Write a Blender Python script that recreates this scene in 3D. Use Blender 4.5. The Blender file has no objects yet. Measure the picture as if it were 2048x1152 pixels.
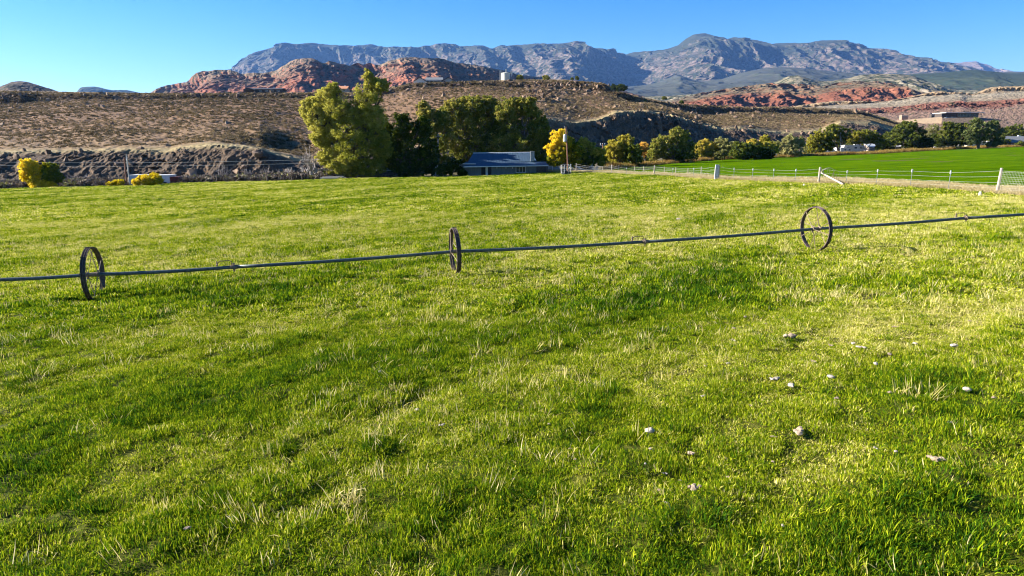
import bpy, math, random
import numpy as np
from mathutils import Vector

# ------------------------------------------------------------------ basics
SC = bpy.context.scene
COL = SC.collection
F = 1365.0                      # focal length in pixels of the 2048 wide photograph
PITCH = math.atan(291.0 / F)
SP, CP = math.sin(PITCH), math.cos(PITCH)
H = 3.9                         # camera height above the field
rng = np.random.default_rng(7)
random.seed(7)
SUN_AZ = math.radians(-83)      # from the view direction, negative is left
SUN_EL = math.radians(23)


def sat(t, s):
    return s * np.tanh(np.asarray(t, float) / s)


def g0(x, y):
    return 0.027 * sat(x, 350.0) - 0.012 * sat(y, 350.0)


def ray(px, py):
    """direction with unit horizontal depth: returns (X/Y, Z/Y)"""
    u = (px - 1024.0) / F
    v = (py - 576.0) / F
    d = CP - v * SP
    return u / d, -(SP + v * CP) / d


def at(px, py, Y):
    a, b = ray(px, py)
    return Vector((a * Y, Y, H + b * Y))


def on_ground(px, py):
    a, b = ray(px, py)
    Y = 4.0
    while Y < 900:
        if H + b * Y < g0(a * Y, Y):
            break
        Y *= 1.002
    return Vector((a * Y, Y, float(g0(a * Y, Y))))


# ------------------------------------------------------------------ noise
def _h(ix, iy, iz, seed):
    h = (ix.astype(np.int64) * 374761393 + iy.astype(np.int64) * 668265263 +
         iz.astype(np.int64) * 2147483647 + seed * 1274126177) & 0xffffffff
    h = ((h ^ (h >> 13)) * 1274126177) & 0xffffffff
    h = ((h ^ (h >> 15)) * 2246822519) & 0xffffffff
    return (h ^ (h >> 16)) & 0xffffffff


def noise(x, y, z=None, seed=0):
    x = np.asarray(x, float); y = np.asarray(y, float)
    z = np.zeros_like(x) + 0.37 if z is None else np.asarray(z, float)
    x0, y0, z0 = np.floor(x), np.floor(y), np.floor(z)
    fx, fy, fz = x - x0, y - y0, z - z0
    ux, uy, uz = [t * t * t * (t * (t * 6 - 15) + 10) for t in (fx, fy, fz)]
    out = 0
    for dx in (0, 1):
        for dy in (0, 1):
            for dz in (0, 1):
                h = _h(x0 + dx, y0 + dy, z0 + dz, seed)
                gx = ((h & 1023) / 511.5 - 1)
                gy = (((h >> 10) & 1023) / 511.5 - 1)
                gz = (((h >> 20) & 1023) / 511.5 - 1)
                d = gx * (fx - dx) + gy * (fy - dy) + gz * (fz - dz)
                w = (ux if dx else 1 - ux) * (uy if dy else 1 - uy) * (uz if dz else 1 - uz)
                out = out + w * d
    return out * 1.25           # roughly -1..1


def fbm(x, y, z=None, o=4, seed=0, gain=0.5):
    s, a, n = 0, 1.0, 0
    z = np.zeros_like(np.asarray(x, float)) + 0.37 if z is None else z
    for i in range(o):
        s = s + a * noise(x, y, z, seed + i * 17)
        n += a; a *= gain
        x, y, z = x * 2.03, y * 2.03, z * 2.03
    return s / n


def ridged(x, y, z=None, o=4, seed=0, gain=0.5):
    s, a, n = 0, 1.0, 0
    z = np.zeros_like(np.asarray(x, float)) + 0.37 if z is None else z
    for i in range(o):
        s = s + a * (1 - 2.2 * np.abs(noise(x, y, z, seed + i * 17)))
        n += a; a *= gain
        x, y, z = x * 2.03, y * 2.03, z * 2.03
    return s / n


# ------------------------------------------------------------------ materials
def mat(name):
    m = bpy.data.materials.new(name)
    m.use_nodes = True
    nt = m.node_tree
    b = nt.nodes['Principled BSDF']
    return m, nt, b


def N(nt, t, **k):
    n = nt.nodes.new(t)
    for a, v in k.items():
        if a.startswith('i_'):
            n.inputs[a[2:].replace('_', ' ')].default_value = v
        else:
            setattr(n, a, v)
    return n


def rgba(c):
    return (c[0], c[1], c[2], 1.0)


def ramp(nt, fac, stops, interp='LINEAR'):
    r = nt.nodes.new('ShaderNodeValToRGB')
    r.color_ramp.interpolation = interp
    e = r.color_ramp.elements
    e[0].position, e[0].color = stops[0][0], rgba(stops[0][1])
    e[1].position, e[1].color = stops[-1][0], rgba(stops[-1][1])
    for p, c in stops[1:-1]:
        n = e.new(p); n.color = rgba(c)
    nt.links.new(fac, r.inputs[0])
    return r.outputs[0]


def mixc(nt, fac, a, b, mode='MIX'):
    m = nt.nodes.new('ShaderNodeMix')
    m.data_type = 'RGBA'; m.blend_type = mode
    for s, v in ((0, fac), (6, a), (7, b)):
        if hasattr(v, 'is_linked') or hasattr(v, 'links'):
            nt.links.new(v, m.inputs[s])
        elif s == 0:
            m.inputs[s].default_value = v
        else:
            m.inputs[s].default_value = rgba(v)
    return m.outputs[2]


def mmath(nt, op, a, b=None, clamp=False):
    m = nt.nodes.new('ShaderNodeMath'); m.operation = op; m.use_clamp = clamp
    for s, v in ((0, a), (1, b)):
        if v is None: continue
        if hasattr(v, 'links'): nt.links.new(v, m.inputs[s])
        else: m.inputs[s].default_value = v
    return m.outputs[0]


def nz(nt, scale, detail=4, rough=0.55, vec=None, stretch=None, dist=0.0):
    n = nt.nodes.new('ShaderNodeTexNoise')
    n.inputs['Scale'].default_value = scale
    n.inputs['Detail'].default_value = detail
    n.inputs['Roughness'].default_value = rough
    n.inputs['Distortion'].default_value = dist
    if vec is None:
        vec = nt.nodes.new('ShaderNodeNewGeometry').outputs['Position']
    if stretch:
        mp = nt.nodes.new('ShaderNodeMapping')
        mp.inputs['Scale'].default_value = stretch
        nt.links.new(vec, mp.inputs[0]); vec = mp.outputs[0]
    nt.links.new(vec, n.inputs['Vector'])
    return n.outputs['Fac']


def bump(nt, b, h, strength=0.5, dist=0.02):
    n = nt.nodes.new('ShaderNodeBump')
    n.inputs['Strength'].default_value = strength
    n.inputs['Distance'].default_value = dist
    nt.links.new(h, n.inputs['Height'])
    nt.links.new(n.outputs[0], b.inputs['Normal'])


def simple(name, c1, c2=None, scale=6.0, rough=0.75, metal=0.0, bmp=0.0, lo=0.35, hi=0.65, stretch=None):
    m, nt, b = mat(name)
    b.inputs['Roughness'].default_value = rough
    b.inputs['Metallic'].default_value = metal
    b.inputs['Specular IOR Level'].default_value = 0.3
    vec = nt.nodes.new('ShaderNodeTexCoord').outputs['Object']
    f = nz(nt, scale, 5, 0.6, vec, stretch)
    nt.links.new(ramp(nt, f, [(lo, c1), (hi, c2 or tuple(x * 0.75 for x in c1))]), b.inputs['Base Color'])
    if bmp: bump(nt, b, f, 0.6, bmp)
    return m


def leafmat(name, stops, trans=0.35, attr='tint'):
    """foliage: colour by a per-leaf value, diffuse plus translucent"""
    m, nt, b = mat(name)
    nt.nodes.remove(b)
    out = nt.nodes['Material Output']
    a = nt.nodes.new('ShaderNodeAttribute'); a.attribute_name = attr
    c = ramp(nt, a.outputs['Fac'], stops)
    d = nt.nodes.new('ShaderNodeBsdfDiffuse'); t = nt.nodes.new('ShaderNodeBsdfTranslucent')
    ms = nt.nodes.new('ShaderNodeMixShader'); ms.inputs[0].default_value = trans
    nt.links.new(c, d.inputs[0]); nt.links.new(c, t.inputs[0])
    nt.links.new(d.outputs[0], ms.inputs[1]); nt.links.new(t.outputs[0], ms.inputs[2])
    nt.links.new(ms.outputs[0], out.inputs[0])
    return m


# ------------------------------------------------------------------ mesh building
def link(o, parent=None):
    COL.objects.link(o)
    if parent: o.parent = parent
    return o


def tag(o, label=None, cat=None, group=None, kind=None):
    if label: o['label'] = label
    if cat: o['category'] = cat
    if group: o['group'] = group
    if kind: o['kind'] = kind
    return o


def thing(name, loc, label, cat, group=None, rz=0.0):
    o = bpy.data.objects.new(name, None)
    o.empty_display_size = 0.3
    o.location = loc; o.rotation_euler = (0, 0, rz)
    COL.objects.link(o)
    return tag(o, label, cat, group)


def fast_mesh(name, V, faces, smooth=False, attrs=None):
    """faces: (n,k) int array of equal size polygons or list of those arrays"""
    me = bpy.data.meshes.new(name)
    if not isinstance(faces, list): faces = [faces]
    V = np.asarray(V, np.float32)
    me.vertices.add(len(V)); me.vertices.foreach_set('co', V.ravel())
    loops = np.concatenate([f.ravel() for f in faces]).astype(np.int32)
    tot = np.concatenate([np.full(len(f), f.shape[1], np.int32) for f in faces])
    st = np.concatenate([[0], np.cumsum(tot)[:-1]]).astype(np.int32)
    me.loops.add(len(loops)); me.loops.foreach_set('vertex_index', loops)
    me.polygons.add(len(tot)); me.polygons.foreach_set('loop_start', st)
    me.polygons.foreach_set('loop_total', tot)
    me.polygons.foreach_set('use_smooth', np.full(len(tot), smooth, bool))
    for k, (dom, typ, arr) in (attrs or {}).items():
        a = me.attributes.new(k, typ, dom)
        key = 'vector' if typ == 'FLOAT_VECTOR' else 'value'
        a.data.foreach_set(key, np.asarray(arr, np.float32).ravel())
    me.update(calc_edges=True)
    return me


class MB:
    def __init__(s): s.v = []; s.f = []

    def add(s, vs, fs):
        n = len(s.v)
        s.v += [tuple(v) for v in vs]
        s.f += [tuple(i + n for i in f) for f in fs]
        return s

    def box(s, c, size, rz=0.0, tilt=0.0):
        hx, hy, hz = [k / 2 for k in size]
        cs, sn = math.cos(rz), math.sin(rz)
        vs = []
        for x in (-hx, hx):
            for y in (-hy, hy):
                for z in (-hz, hz):
                    X, Z = x * math.cos(tilt) + z * math.sin(tilt), -x * math.sin(tilt) + z * math.cos(tilt)
                    vs.append((c[0] + X * cs - y * sn, c[1] + X * sn + y * cs, c[2] + Z))
        return s.add(vs, [(0, 1, 3, 2), (4, 6, 7, 5), (0, 4, 5, 1), (2, 3, 7, 6), (0, 2, 6, 4), (1, 5, 7, 3)])

    def tube(s, pts, r, n=8, caps=True):
        pts = [Vector(p) for p in pts]
        if not hasattr(r, '__len__'): r = [r] * len(pts)
        rings = []
        ref = None
        for i, p in enumerate(pts):
            d = (pts[min(i + 1, len(pts) - 1)] - pts[max(i - 1, 0)]).normalized()
            if ref is None:
                ref = Vector((0, 0, 1)) if abs(d.z) < 0.9 else Vector((1, 0, 0))
            a = d.cross(ref).normalized(); b = d.cross(a).normalized()
            ref = -b if False else ref
            rings.append([p + (a * math.cos(2 * math.pi * k / n) + b * math.sin(2 * math.pi * k / n)) * r[i] for k in range(n)])
        vs = [v for ring in rings for v in ring]
        fs = []
        for i in range(len(pts) - 1):
            for k in range(n):
                k2 = (k + 1) % n
                fs.append((i * n + k, i * n + k2, (i + 1) * n + k2, (i + 1) * n + k))
        if caps:
            fs.append(tuple(range(n))[::-1]); fs.append(tuple((len(pts) - 1) * n + k for k in range(n)))
        return s.add(vs, fs)

    def revolve(s, prof, c, ax, n=48, closed=True):
        """prof: list of (radius, along) revolved about axis ax through c"""
        ax = Vector(ax).normalized()
        a = ax.cross(Vector((0, 0, 1)) if abs(ax.z) < 0.9 else Vector((1, 0, 0))).normalized(); b = ax.cross(a).normalized()
        vs = []
        for k in range(n):
            t = 2 * math.pi * k / n
            dr = a * math.cos(t) + b * math.sin(t)
            vs += [Vector(c) + dr * r + ax * l for r, l in prof]
        m = len(prof); fs = []
        for k in range(n):
            k2 = (k + 1) % n
            for j in range(m if closed else m - 1):
                j2 = (j + 1) % m
                fs.append((k * m + j, k2 * m + j, k2 * m + j2, k * m + j2))
        return s.add(vs, fs)

    def prism(s, poly, off):
        n = len(poly); off = Vector(off)
        vs = [Vector(p) for p in poly] + [Vector(p) + off for p in poly]
        fs = [tuple(range(n)), tuple(range(n, 2 * n))[::-1]] + [(i, (i + 1) % n, n + (i + 1) % n, n + i) for i in range(n)]
        return s.add(vs, fs)

    def build(s, name, m, parent=None, smooth=False, label=None):
        me = bpy.data.meshes.new(name)
        me.from_pydata(s.v, [], s.f)
        if smooth: me.shade_smooth()
        import bmesh
        bm = bmesh.new(); bm.from_mesh(me); bmesh.ops.recalc_face_normals(bm, faces=bm.faces); bm.to_mesh(me); bm.free()
        me.materials.append(m)
        o = bpy.data.objects.new(name, me)
        link(o, parent)
        if label: o['label'] = label
        return o


def copy_tree(o, parent=None):
    c = o.copy(); COL.objects.link(c); c.parent = parent
    for ch in [k for k in bpy.data.objects if k.parent == o]:
        copy_tree(ch, c)
    return c


# ------------------------------------------------------------------ scattering (geometry nodes on a point cloud mesh)
def proto_coll(name, meshes):
    c = bpy.data.collections.new(name)
    for i, me in enumerate(meshes):
        o = bpy.data.objects.new('%s_%02d' % (name, i), me)
        c.objects.link(o)
    return c


def scatter(name, P, rot, scl, idx, tint, coll, label, cat, kind='stuff'):
    P = np.asarray(P, np.float32)
    me = bpy.data.meshes.new(name)
    me.vertices.add(len(P)); me.vertices.foreach_set('co', P.ravel())
    for k, typ, arr in (('rot', 'FLOAT_VECTOR', rot), ('scl', 'FLOAT_VECTOR', scl), ('tint', 'FLOAT', tint)):
        a = me.attributes.new(k, typ, 'POINT')
        a.data.foreach_set('vector' if typ == 'FLOAT_VECTOR' else 'value', np.asarray(arr, np.float32).ravel())
    a = me.attributes.new('idx', 'INT', 'POINT'); a.data.foreach_set('value', np.asarray(idx, np.int32))
    me.update()
    o = bpy.data.objects.new(name, me); COL.objects.link(o)
    ng = bpy.data.node_groups.new(name, 'GeometryNodeTree')
    ng.interface.new_socket('Geometry', in_out='INPUT', socket_type='NodeSocketGeometry')
    ng.interface.new_socket('Geometry', in_out='OUTPUT', socket_type='NodeSocketGeometry')
    gi = ng.nodes.new('NodeGroupInput'); go = ng.nodes.new('NodeGroupOutput')
    ci = ng.nodes.new('GeometryNodeCollectionInfo')
    ci.inputs[0].default_value = coll; ci.inputs[1].default_value = True; ci.inputs[2].default_value = True
    ip = ng.nodes.new('GeometryNodeInstanceOnPoints')
    ip.inputs['Pick Instance'].default_value = True
    L = ng.links.new
    mp = ng.nodes.new('GeometryNodeMeshToPoints')
    L(gi.outputs[0], mp.inputs[0]); L(mp.outputs[0], ip.inputs['Points']); L(ci.outputs[0], ip.inputs['Instance'])
    for nm, typ, sock in (('rot', 'FLOAT_VECTOR', 'Rotation'), ('scl', 'FLOAT_VECTOR', 'Scale'), ('idx', 'INT', 'Instance Index')):
        na = ng.nodes.new('GeometryNodeInputNamedAttribute'); na.data_type = typ
        na.inputs[0].default_value = nm
        L(na.outputs[0], ip.inputs[sock])
    L(ip.outputs[0], go.inputs[0])
    md = o.modifiers.new('scatter', 'NODES'); md.node_group = ng
    tag(o, label, cat, kind=kind)
    return o


def instmat(name, stops, blade=(0.75, 1.15), trans=0.3, tip=None):
    """colour from the instance's 'tint' plus a per-blade shift"""
    m, nt, b = mat(name)
    nt.nodes.remove(b)
    out = nt.nodes['Material Output']
    a = nt.nodes.new('ShaderNodeAttribute'); a.attribute_name = 'tint'; a.attribute_type = 'INSTANCER'
    bl = nt.nodes.new('ShaderNodeAttribute'); bl.attribute_name = 'blade'
    f = mmath(nt, 'ADD', a.outputs['Fac'], mmath(nt, 'MULTIPLY', mmath(nt, 'SUBTRACT', bl.outputs['Fac'], 0.5), 0.7))
    c = ramp(nt, f, stops)
    d = nt.nodes.new('ShaderNodeBsdfDiffuse'); t = nt.nodes.new('ShaderNodeBsdfTranslucent')
    ms = nt.nodes.new('ShaderNodeMixShader'); ms.inputs[0].default_value = trans
    nt.links.new(c, d.inputs[0]); nt.links.new(c, t.inputs[0])
    nt.links.new(d.outputs[0], ms.inputs[1]); nt.links.new(t.outputs[0], ms.inputs[2])
    nt.links.new(ms.outputs[0], out.inputs[0])
    return m


def blades(name, n, rad, h0, h1, w, lean, m, seed, curve=0.5):
    """a clump of n curved blades, each two quads ending in a point"""
    r = np.random.default_rng(seed)
    ang = r.uniform(0, 2 * np.pi, n); rr = rad * np.sqrt(r.uniform(0, 1, n))
    bx, by = rr * np.cos(ang), rr * np.sin(ang)
    hh = r.uniform(h0, h1, n) * (1 - 0.35 * rr / max(rad, 1e-6))
    la = r.uniform(0, 2 * np.pi, n) * 0.6 + ang * 0.4
    ln = np.abs(r.normal(0, lean, n)) + 0.1
    dx, dy = np.cos(la), np.sin(la)
    sa = r.uniform(0, 2 * np.pi, n); sx, sy = np.cos(sa), np.sin(sa)
    ww = w * r.uniform(0.7, 1.3, n)
    V = np.zeros((n, 5, 3))
    for k, (t, wf) in enumerate(((0, 1.0), (0.55, 0.85), (1.0, 0))):
        off = ln * hh * (t * (1 - curve) + curve * t * t)
        z = hh * t * (1 - 0.25 * ln * t) - (0.02 if k == 0 else 0)
        cx, cy = bx + dx * off, by + dy * off
        if k < 2:
            V[:, 2 * k] = np.stack([cx - sx * ww * wf / 2, cy - sy * ww * wf / 2, z], 1)
            V[:, 2 * k + 1] = np.stack([cx + sx * ww * wf / 2, cy + sy * ww * wf / 2, z], 1)
        else:
            V[:, 4] = np.stack([cx, cy, z], 1)
    b = np.arange(n)[:, None] * 5
    q = b + np.array([[0, 1, 3, 2]]); t3 = b + np.array([[2, 3, 4]])
    me = fast_mesh(name, V.reshape(-1, 3), [q, t3], False,
                   {'blade': ('POINT', 'FLOAT', np.repeat(r.uniform(0, 1, n), 5))})
    me.materials.append(m)
    return me


# ------------------------------------------------------------------ camera, light, sky
cam_d = bpy.data.cameras.new('camera'); cam = bpy.data.objects.new('camera', cam_d); COL.objects.link(cam)
cam_d.sensor_width = 36.0; cam_d.lens = 36.0 * F / 2048.0
cam_d.clip_start = 0.1; cam_d.clip_end = 80000.0
cam.location = (0, 0, H); cam.rotation_euler = (math.radians(90) - PITCH, 0, 0)
SC.camera = cam

sd = Vector((math.sin(SUN_AZ) * math.cos(SUN_EL), math.cos(SUN_AZ) * math.cos(SUN_EL), math.sin(SUN_EL)))
sun_d = bpy.data.lights.new('sun', 'SUN'); sun_d.energy = 5.0; sun_d.angle = math.radians(0.5)
sun_d.color = (1.0, 0.93, 0.82)
sun = bpy.data.objects.new('sun', sun_d); COL.objects.link(sun)
sun.rotation_euler = (-sd).to_track_quat('-Z', 'Y').to_euler()
sun.location = (-50, 0, 60)
W = bpy.data.worlds.new('World'); SC.world = W; W.use_nodes = True
wn = W.node_tree
sky = wn.nodes.new('ShaderNodeTexSky'); sky.sky_type = 'NISHITA'; sky.sun_disc = False
sky.sun_elevation = SUN_EL
sky.sun_rotation = SUN_AZ
sky.altitude = 1200; sky.air_density = 1.0; sky.dust_density = 0.3; sky.ozone_density = 3.0
bg = wn.nodes['Background']; bg.inputs[1].default_value = 0.05
hs = wn.nodes.new('ShaderNodeHueSaturation'); hs.inputs['Saturation'].default_value = 1.45; hs.inputs['Hue'].default_value = 0.51
wn.links.new(sky.outputs[0], hs.inputs['Color']); wn.links.new(hs.outputs[0], bg.inputs[0])
SC.view_settings.view_transform = 'Standard'; SC.view_settings.look = 'None'
SC.view_settings.exposure = 2.0; SC.view_settings.gamma = 1.0
SC.render.engine = 'CYCLES'
SC.cycles.use_denoising = True
SC.cycles.denoiser = 'OPENIMAGEDENOISE'
SC.cycles.denoising_input_passes = 'RGB_ALBEDO_NORMAL'
SC.cycles.denoising_prefilter = 'ACCURATE'
SC.cycles.max_bounces = 6; SC.cycles.diffuse_bounces = 2; SC.cycles.glossy_bounces = 2
SC.cycles.transmission_bounces = 4; SC.cycles.volume_bounces = 0; SC.cycles.transparent_max_bounces = 4
SC.cycles.use_adaptive_sampling = True; SC.cycles.adaptive_threshold = 0.02
SC.cycles.filter_width = 1.1 if hasattr(SC.cycles, 'filter_width') else 1.5

# ------------------------------------------------------------------ field relief and patch noise
def rot2(x, y, deg):
    a = math.radians(deg); return x * math.cos(a) + y * math.sin(a), -x * math.sin(a) + y * math.cos(a)


def streak(x, y):
    """long swaths of lusher growth running away to the right"""
    u, v = rot2(x, y, 52)
    return fbm(u * 0.05 + 3.1, v * 0.22 + 0.7 * noise(u * 0.08, v * 0.08, seed=5), o=3, seed=21)


def furrow(x, y):
    u, v = rot2(x, y, 50)
    return fbm(u * 0.16, v * 1.0 + 0.5 * noise(u * 0.3, v * 0.3, seed=8), o=2, seed=25)


def relief(x, y):
    near = np.clip(1.3 - np.hypot(x, y) / 60.0, 0, 1)
    return near * (0.11 * fbm(x * 0.75, y * 0.9, o=2, seed=31) + 0.05 * noise(x * 2.4, y * 2.4, seed=33)) \
        + 0.12 * noise(x * 0.15, y * 0.15, seed=35) + 0.10 * near * streak(x, y) + 0.10 * near * furrow(x, y)


def gz(x, y):
    return g0(x, y) + relief(x, y)


# ------------------------------------------------------------------ pixel interpolation helper
def itp(pts, x):
    pts = np.array(pts, float)
    return np.interp(x, pts[:, 0], pts[:, 1])


FENCE = [(1080, 342.5), (1106, 343), (1152, 344.5), (1223, 347), (1308, 351), (1376, 355), (1433, 360), (1504, 361.5), (1590, 364), (1637, 366.5),
         (1692, 367.5), (1752, 370), (1820, 375), (1897, 378), (1993, 387), (2060, 391), (2130, 396)]
FP = [on_ground(px, py) for px, py in FENCE]
FPX = np.array([q.x for q in FP]); FPY = np.array([q.y for q in FP])


def beyond_fence(x, y, off=0.0):
    """true right of/behind the fence line; the line is given in angle so use bearing"""
    bear = np.arctan2(x, y); fb = np.arctan2(FPX, FPY); fr = np.hypot(FPX, FPY)
    o = np.argsort(fb)
    lim = np.interp(bear, fb[o], fr[o], left=1e5, right=fr[o][-1] * 0.97)
    return np.hypot(x, y) > lim + off


def project(x, y, z):
    dx, dy, dz = x, y, z - H
    d = dy * CP - dz * SP
    v = -(dz * CP + dy * SP)
    return 1024 + F * dx / d, 576 + F * v / d, d


EDGE = [(-300, 392), (0, 378), (110, 374), (250, 371), (420, 364), (560, 361), (640, 358.5), (760, 356), (900, 352.5), (1000, 350), (1100, 345), (1180, 340), (1250, 336),
        (1350, 327), (1450, 319), (1550, 315.5), (1650, 311.5), (1750, 308), (1850, 302), (1950, 297), (2048, 293), (2300, 280)]


# ground sheet, polar grid that gets coarser with distance
def grid_faces(nr, nc):
    i = np.arange(nr - 1)[:, None] * nc + np.arange(nc - 1)[None, :]
    return np.stack([i, i + 1, i + nc + 1, i + nc], -1).reshape(-1, 4)


rr = np.concatenate([[0.3], np.geomspace(1.5, 130, 420), np.geomspace(135, 30000, 60)])
aa = np.radians(np.concatenate([np.linspace(-180, -48, 30), np.linspace(-46, 46, 620), np.linspace(48, 180, 30)]))
R_, A_ = np.meshgrid(rr, aa, indexing='ij')
X_, Y_ = R_ * np.sin(A_), R_ * np.cos(A_)
Z_ = gz(X_, Y_) - np.clip((R_ - 900) / 200, 0, 1) * 6
m_ground, nt, b = mat('meadow_soil')
p = streak
f1 = nz(nt, 0.35, 5, 0.6); f2 = nz(nt, 7.0, 5, 0.7); f3 = nz(nt, 0.05, 3, 0.5)
gr = ramp(nt, f2, [(0.35, (0.018, 0.026, 0.002)), (0.5, (0.055, 0.070, 0.004)), (0.68, (0.12, 0.125, 0.012))])
dry = ramp(nt, f2, [(0.35, (0.03, 0.034, 0.003)), (0.65, (0.13, 0.125, 0.018))])
nt.links.new(mixc(nt, mmath(nt, 'MULTIPLY', mmath(nt, 'SUBTRACT', f1, 0.42), 4.0, True), gr, dry), b.inputs['Base Color'])
b.inputs['Roughness'].default_value = 0.95; b.inputs['Specular IOR Level'].default_value = 0.1
bump(nt, b, f2, 0.8, 0.05)
def ground_use():
    px, py, d = project(X_, Y_, g0(X_, Y_))
    front = (Y_ > 20) & (d > 1)
    return (front & (py < itp(EDGE, np.clip(px, -300, 2300)) + 0.3)).astype(float)
wa = nt.nodes.new('ShaderNodeAttribute'); wa.attribute_name = 'wild'
old = b.inputs['Base Color'].links[0].from_socket
nt.links.new(mixc(nt, wa.outputs['Fac'], old, ramp(nt, f2, [(0.35, (0.06, 0.05, 0.025)), (0.65, (0.20, 0.17, 0.09))])), b.inputs['Base Color'])
me = fast_mesh('ground', np.stack([X_, Y_, Z_], -1).reshape(-1, 3), grid_faces(*R_.shape), True, {'wild': ('POINT', 'FLOAT', ground_use().ravel())})
me.materials.append(m_ground)
ground = tag(link(bpy.data.objects.new('ground', me)), 'open meadow ground under the grass', 'ground', kind='structure')
del ground['category']; 

def soft(v, px, w):
    k = max(1, int(w / (px[1] - px[0])))
    ker = np.hanning(2 * k + 3)[1:-1]; ker /= ker.sum()
    n = len(ker) // 2
    return np.convolve(np.pad(v, n, mode='edge'), ker, 'valid')


# crop field sheet on the right
xs = np.linspace(1120, 2330, 260)
rows = 60
V = []
for j, t in enumerate(np.linspace(0, 1, rows)):
    for px in xs:
        V.append((px, t))
V = np.array(V)
nearpy = itp([(1120, 343), (1240, 345), (1400, 350), (1550, 356), (1700, 361), (1850, 367), (2048, 377), (2330, 390)], V[:, 0])
farpy = itp(EDGE, V[:, 0]) + 0.5
def gray(px, py):
    a, b_ = ray(px, py)
    Y = np.full_like(px, 40.0)
    for _ in range(200):
        Y = 0.5 * Y + 0.5 * np.clip((g0(a * Y, Y) - H) / b_, 5, 700) if False else Y
        break
    lo = np.full_like(px, 5.0); hi = np.full_like(px, 700.0)
    for _ in range(40):
        mid = (lo + hi) / 2
        below = H + b_ * mid < g0(a * mid, mid)
        hi = np.where(below, mid, hi); lo = np.where(below, lo, mid)
    return a * hi, hi
nx_, ny_ = gray(V[:, 0], nearpy); fx_, fy_ = gray(V[:, 0], farpy)
t = V[:, 1]
CX = nx_ + (fx_ - nx_) * t; CY = ny_ + (fy_ - ny_) * t
m_crop, nt, b = mat('young_crop')
c1 = ramp(nt, nz(nt, 0.5, 6, 0.7, stretch=(0.25, 1.6, 1)), [(0.34, (0.020, 0.062, 0.002)), (0.5, (0.062, 0.135, 0.002)), (0.66, (0.14, 0.21, 0.003))])
nt.links.new(mixc(nt, mmath(nt, 'MULTIPLY', mmath(nt, 'SUBTRACT', nz(nt, 0.06, 3, 0.5, stretch=(0.3, 1.5, 1)), 0.45), 3.0, True), c1, (0.085, 0.16, 0.002)), b.inputs['Base Color'])
b.inputs['Roughness'].default_value = 1.0; b.inputs['Specular IOR Level'].default_value = 0.0
bump(nt, b, nz(nt, 1.2, 5, 0.75, stretch=(0.5, 1.5, 1)), 1.0, 0.5)
me = fast_mesh('crop_field', np.stack([CX, CY, gz(CX, CY) + 0.05], -1), grid_faces(rows, len(xs)), True)
me.materials.append(m_crop)
tag(link(bpy.data.objects.new('crop_field', me)), 'smooth bright green crop field behind the wire fence', kind='structure')

# ------------------------------------------------------------------ hills and mountains
def layer(name, curves, px0, px1, ncol, disp, m, label, rows, extra=None):
    """curves: list of (Y, pts) front to back; Y a number or [(px, Y)...]; rows per segment"""
    px = np.linspace(px0, px1, ncol)
    P = []
    for Yc, pts in curves:
        Y = soft(itp(Yc, px), px, 60) if hasattr(Yc, '__len__') else np.full(ncol, float(Yc))
        py = soft(itp(pts, px), px, 3)
        a, b_ = ray(px, py)
        P.append(np.stack([a * Y, Y, H + b_ * Y], -1))
    G = []; T = []
    for i in range(len(P) - 1):
        n = rows[i]
        for k in range(n):
            t = k / n
            G.append(P[i] * (1 - t) + P[i + 1] * t); T.append(i + t)
    G.append(P[-1]); T.append(len(P) - 1.0)
    G = np.array(G); T = np.repeat(np.array(T)[:, None], ncol, 1)
    G = disp(G, T)
    at_ = {'band': ('POINT', 'FLOAT', T.ravel())}
    me = fast_mesh(name, G.reshape(-1, 3), grid_faces(G.shape[0], ncol), False, at_)
    me.materials.append(m)
    o = link(bpy.data.objects.new(name, me))
    tag(o, label, kind='structure')
    return o, G, T


def hillmat(name, stops, spots=None, spot_scale=0.5, spot_amt=0.5, rock=None, scale=0.05, vary=0.25, slope=(0.55, 0.8), stretch=(1, 1, 2.0), detail=8):
    m, nt, b = mat(name)
    a = nt.nodes.new('ShaderNodeAttribute'); a.attribute_name = 'band'
    n1 = nz(nt, scale, detail, 0.62, stretch=stretch)
    f = mmath(nt, 'ADD', a.outputs['Fac'], mmath(nt, 'MULTIPLY', mmath(nt, 'SUBTRACT', n1, 0.5), vary * 4))
    mx = max(s for s, _ in stops)
    c = ramp(nt, mmath(nt, 'DIVIDE', f, mx), [(s / mx, col) for s, col in stops])
    n2 = nz(nt, scale * 9, 6, 0.7)
    c = mixc(nt, 1.0, c, ramp(nt, n2, [(0.3, (0.55, 0.55, 0.58)), (0.7, (1.35, 1.32, 1.25))]), 'MULTIPLY')
    if rock:
        nrm = nt.nodes.new('ShaderNodeNewGeometry').outputs['True Normal']
        sx = nt.nodes.new('ShaderNodeSeparateXYZ'); nt.links.new(nrm, sx.inputs[0])
        mr = nt.nodes.new('ShaderNodeMapRange'); mr.inputs[1].default_value = slope[1]; mr.inputs[2].default_value = slope[0]
        nt.links.new(sx.outputs[2], mr.inputs[0])
        rc = ramp(nt, nz(nt, scale * 6, 6, 0.7), [(0.3, rock[0]), (0.7, rock[1])])
        c = mixc(nt, mr.outputs[0], c, rc)
    if spots:
        n3 = nz(nt, spot_scale, 5, 0.75)
        lo = 0.62 - 0.2 * spot_amt
        s = mmath(nt, 'MULTIPLY', mmath(nt, 'SUBTRACT', n3, lo), 12.0, True)
        c = mixc(nt, s, c, spots)
    nt.links.new(c, b.inputs['Base Color'])
    b.inputs['Roughness'].default_value = 0.95; b.inputs['Specular IOR Level'].default_value = 0.1
    return m


# near hill --------------------------------------------------------
def py_plus(pts, d): return [(a_, b_ + d) for a_, b_ in pts]


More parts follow.
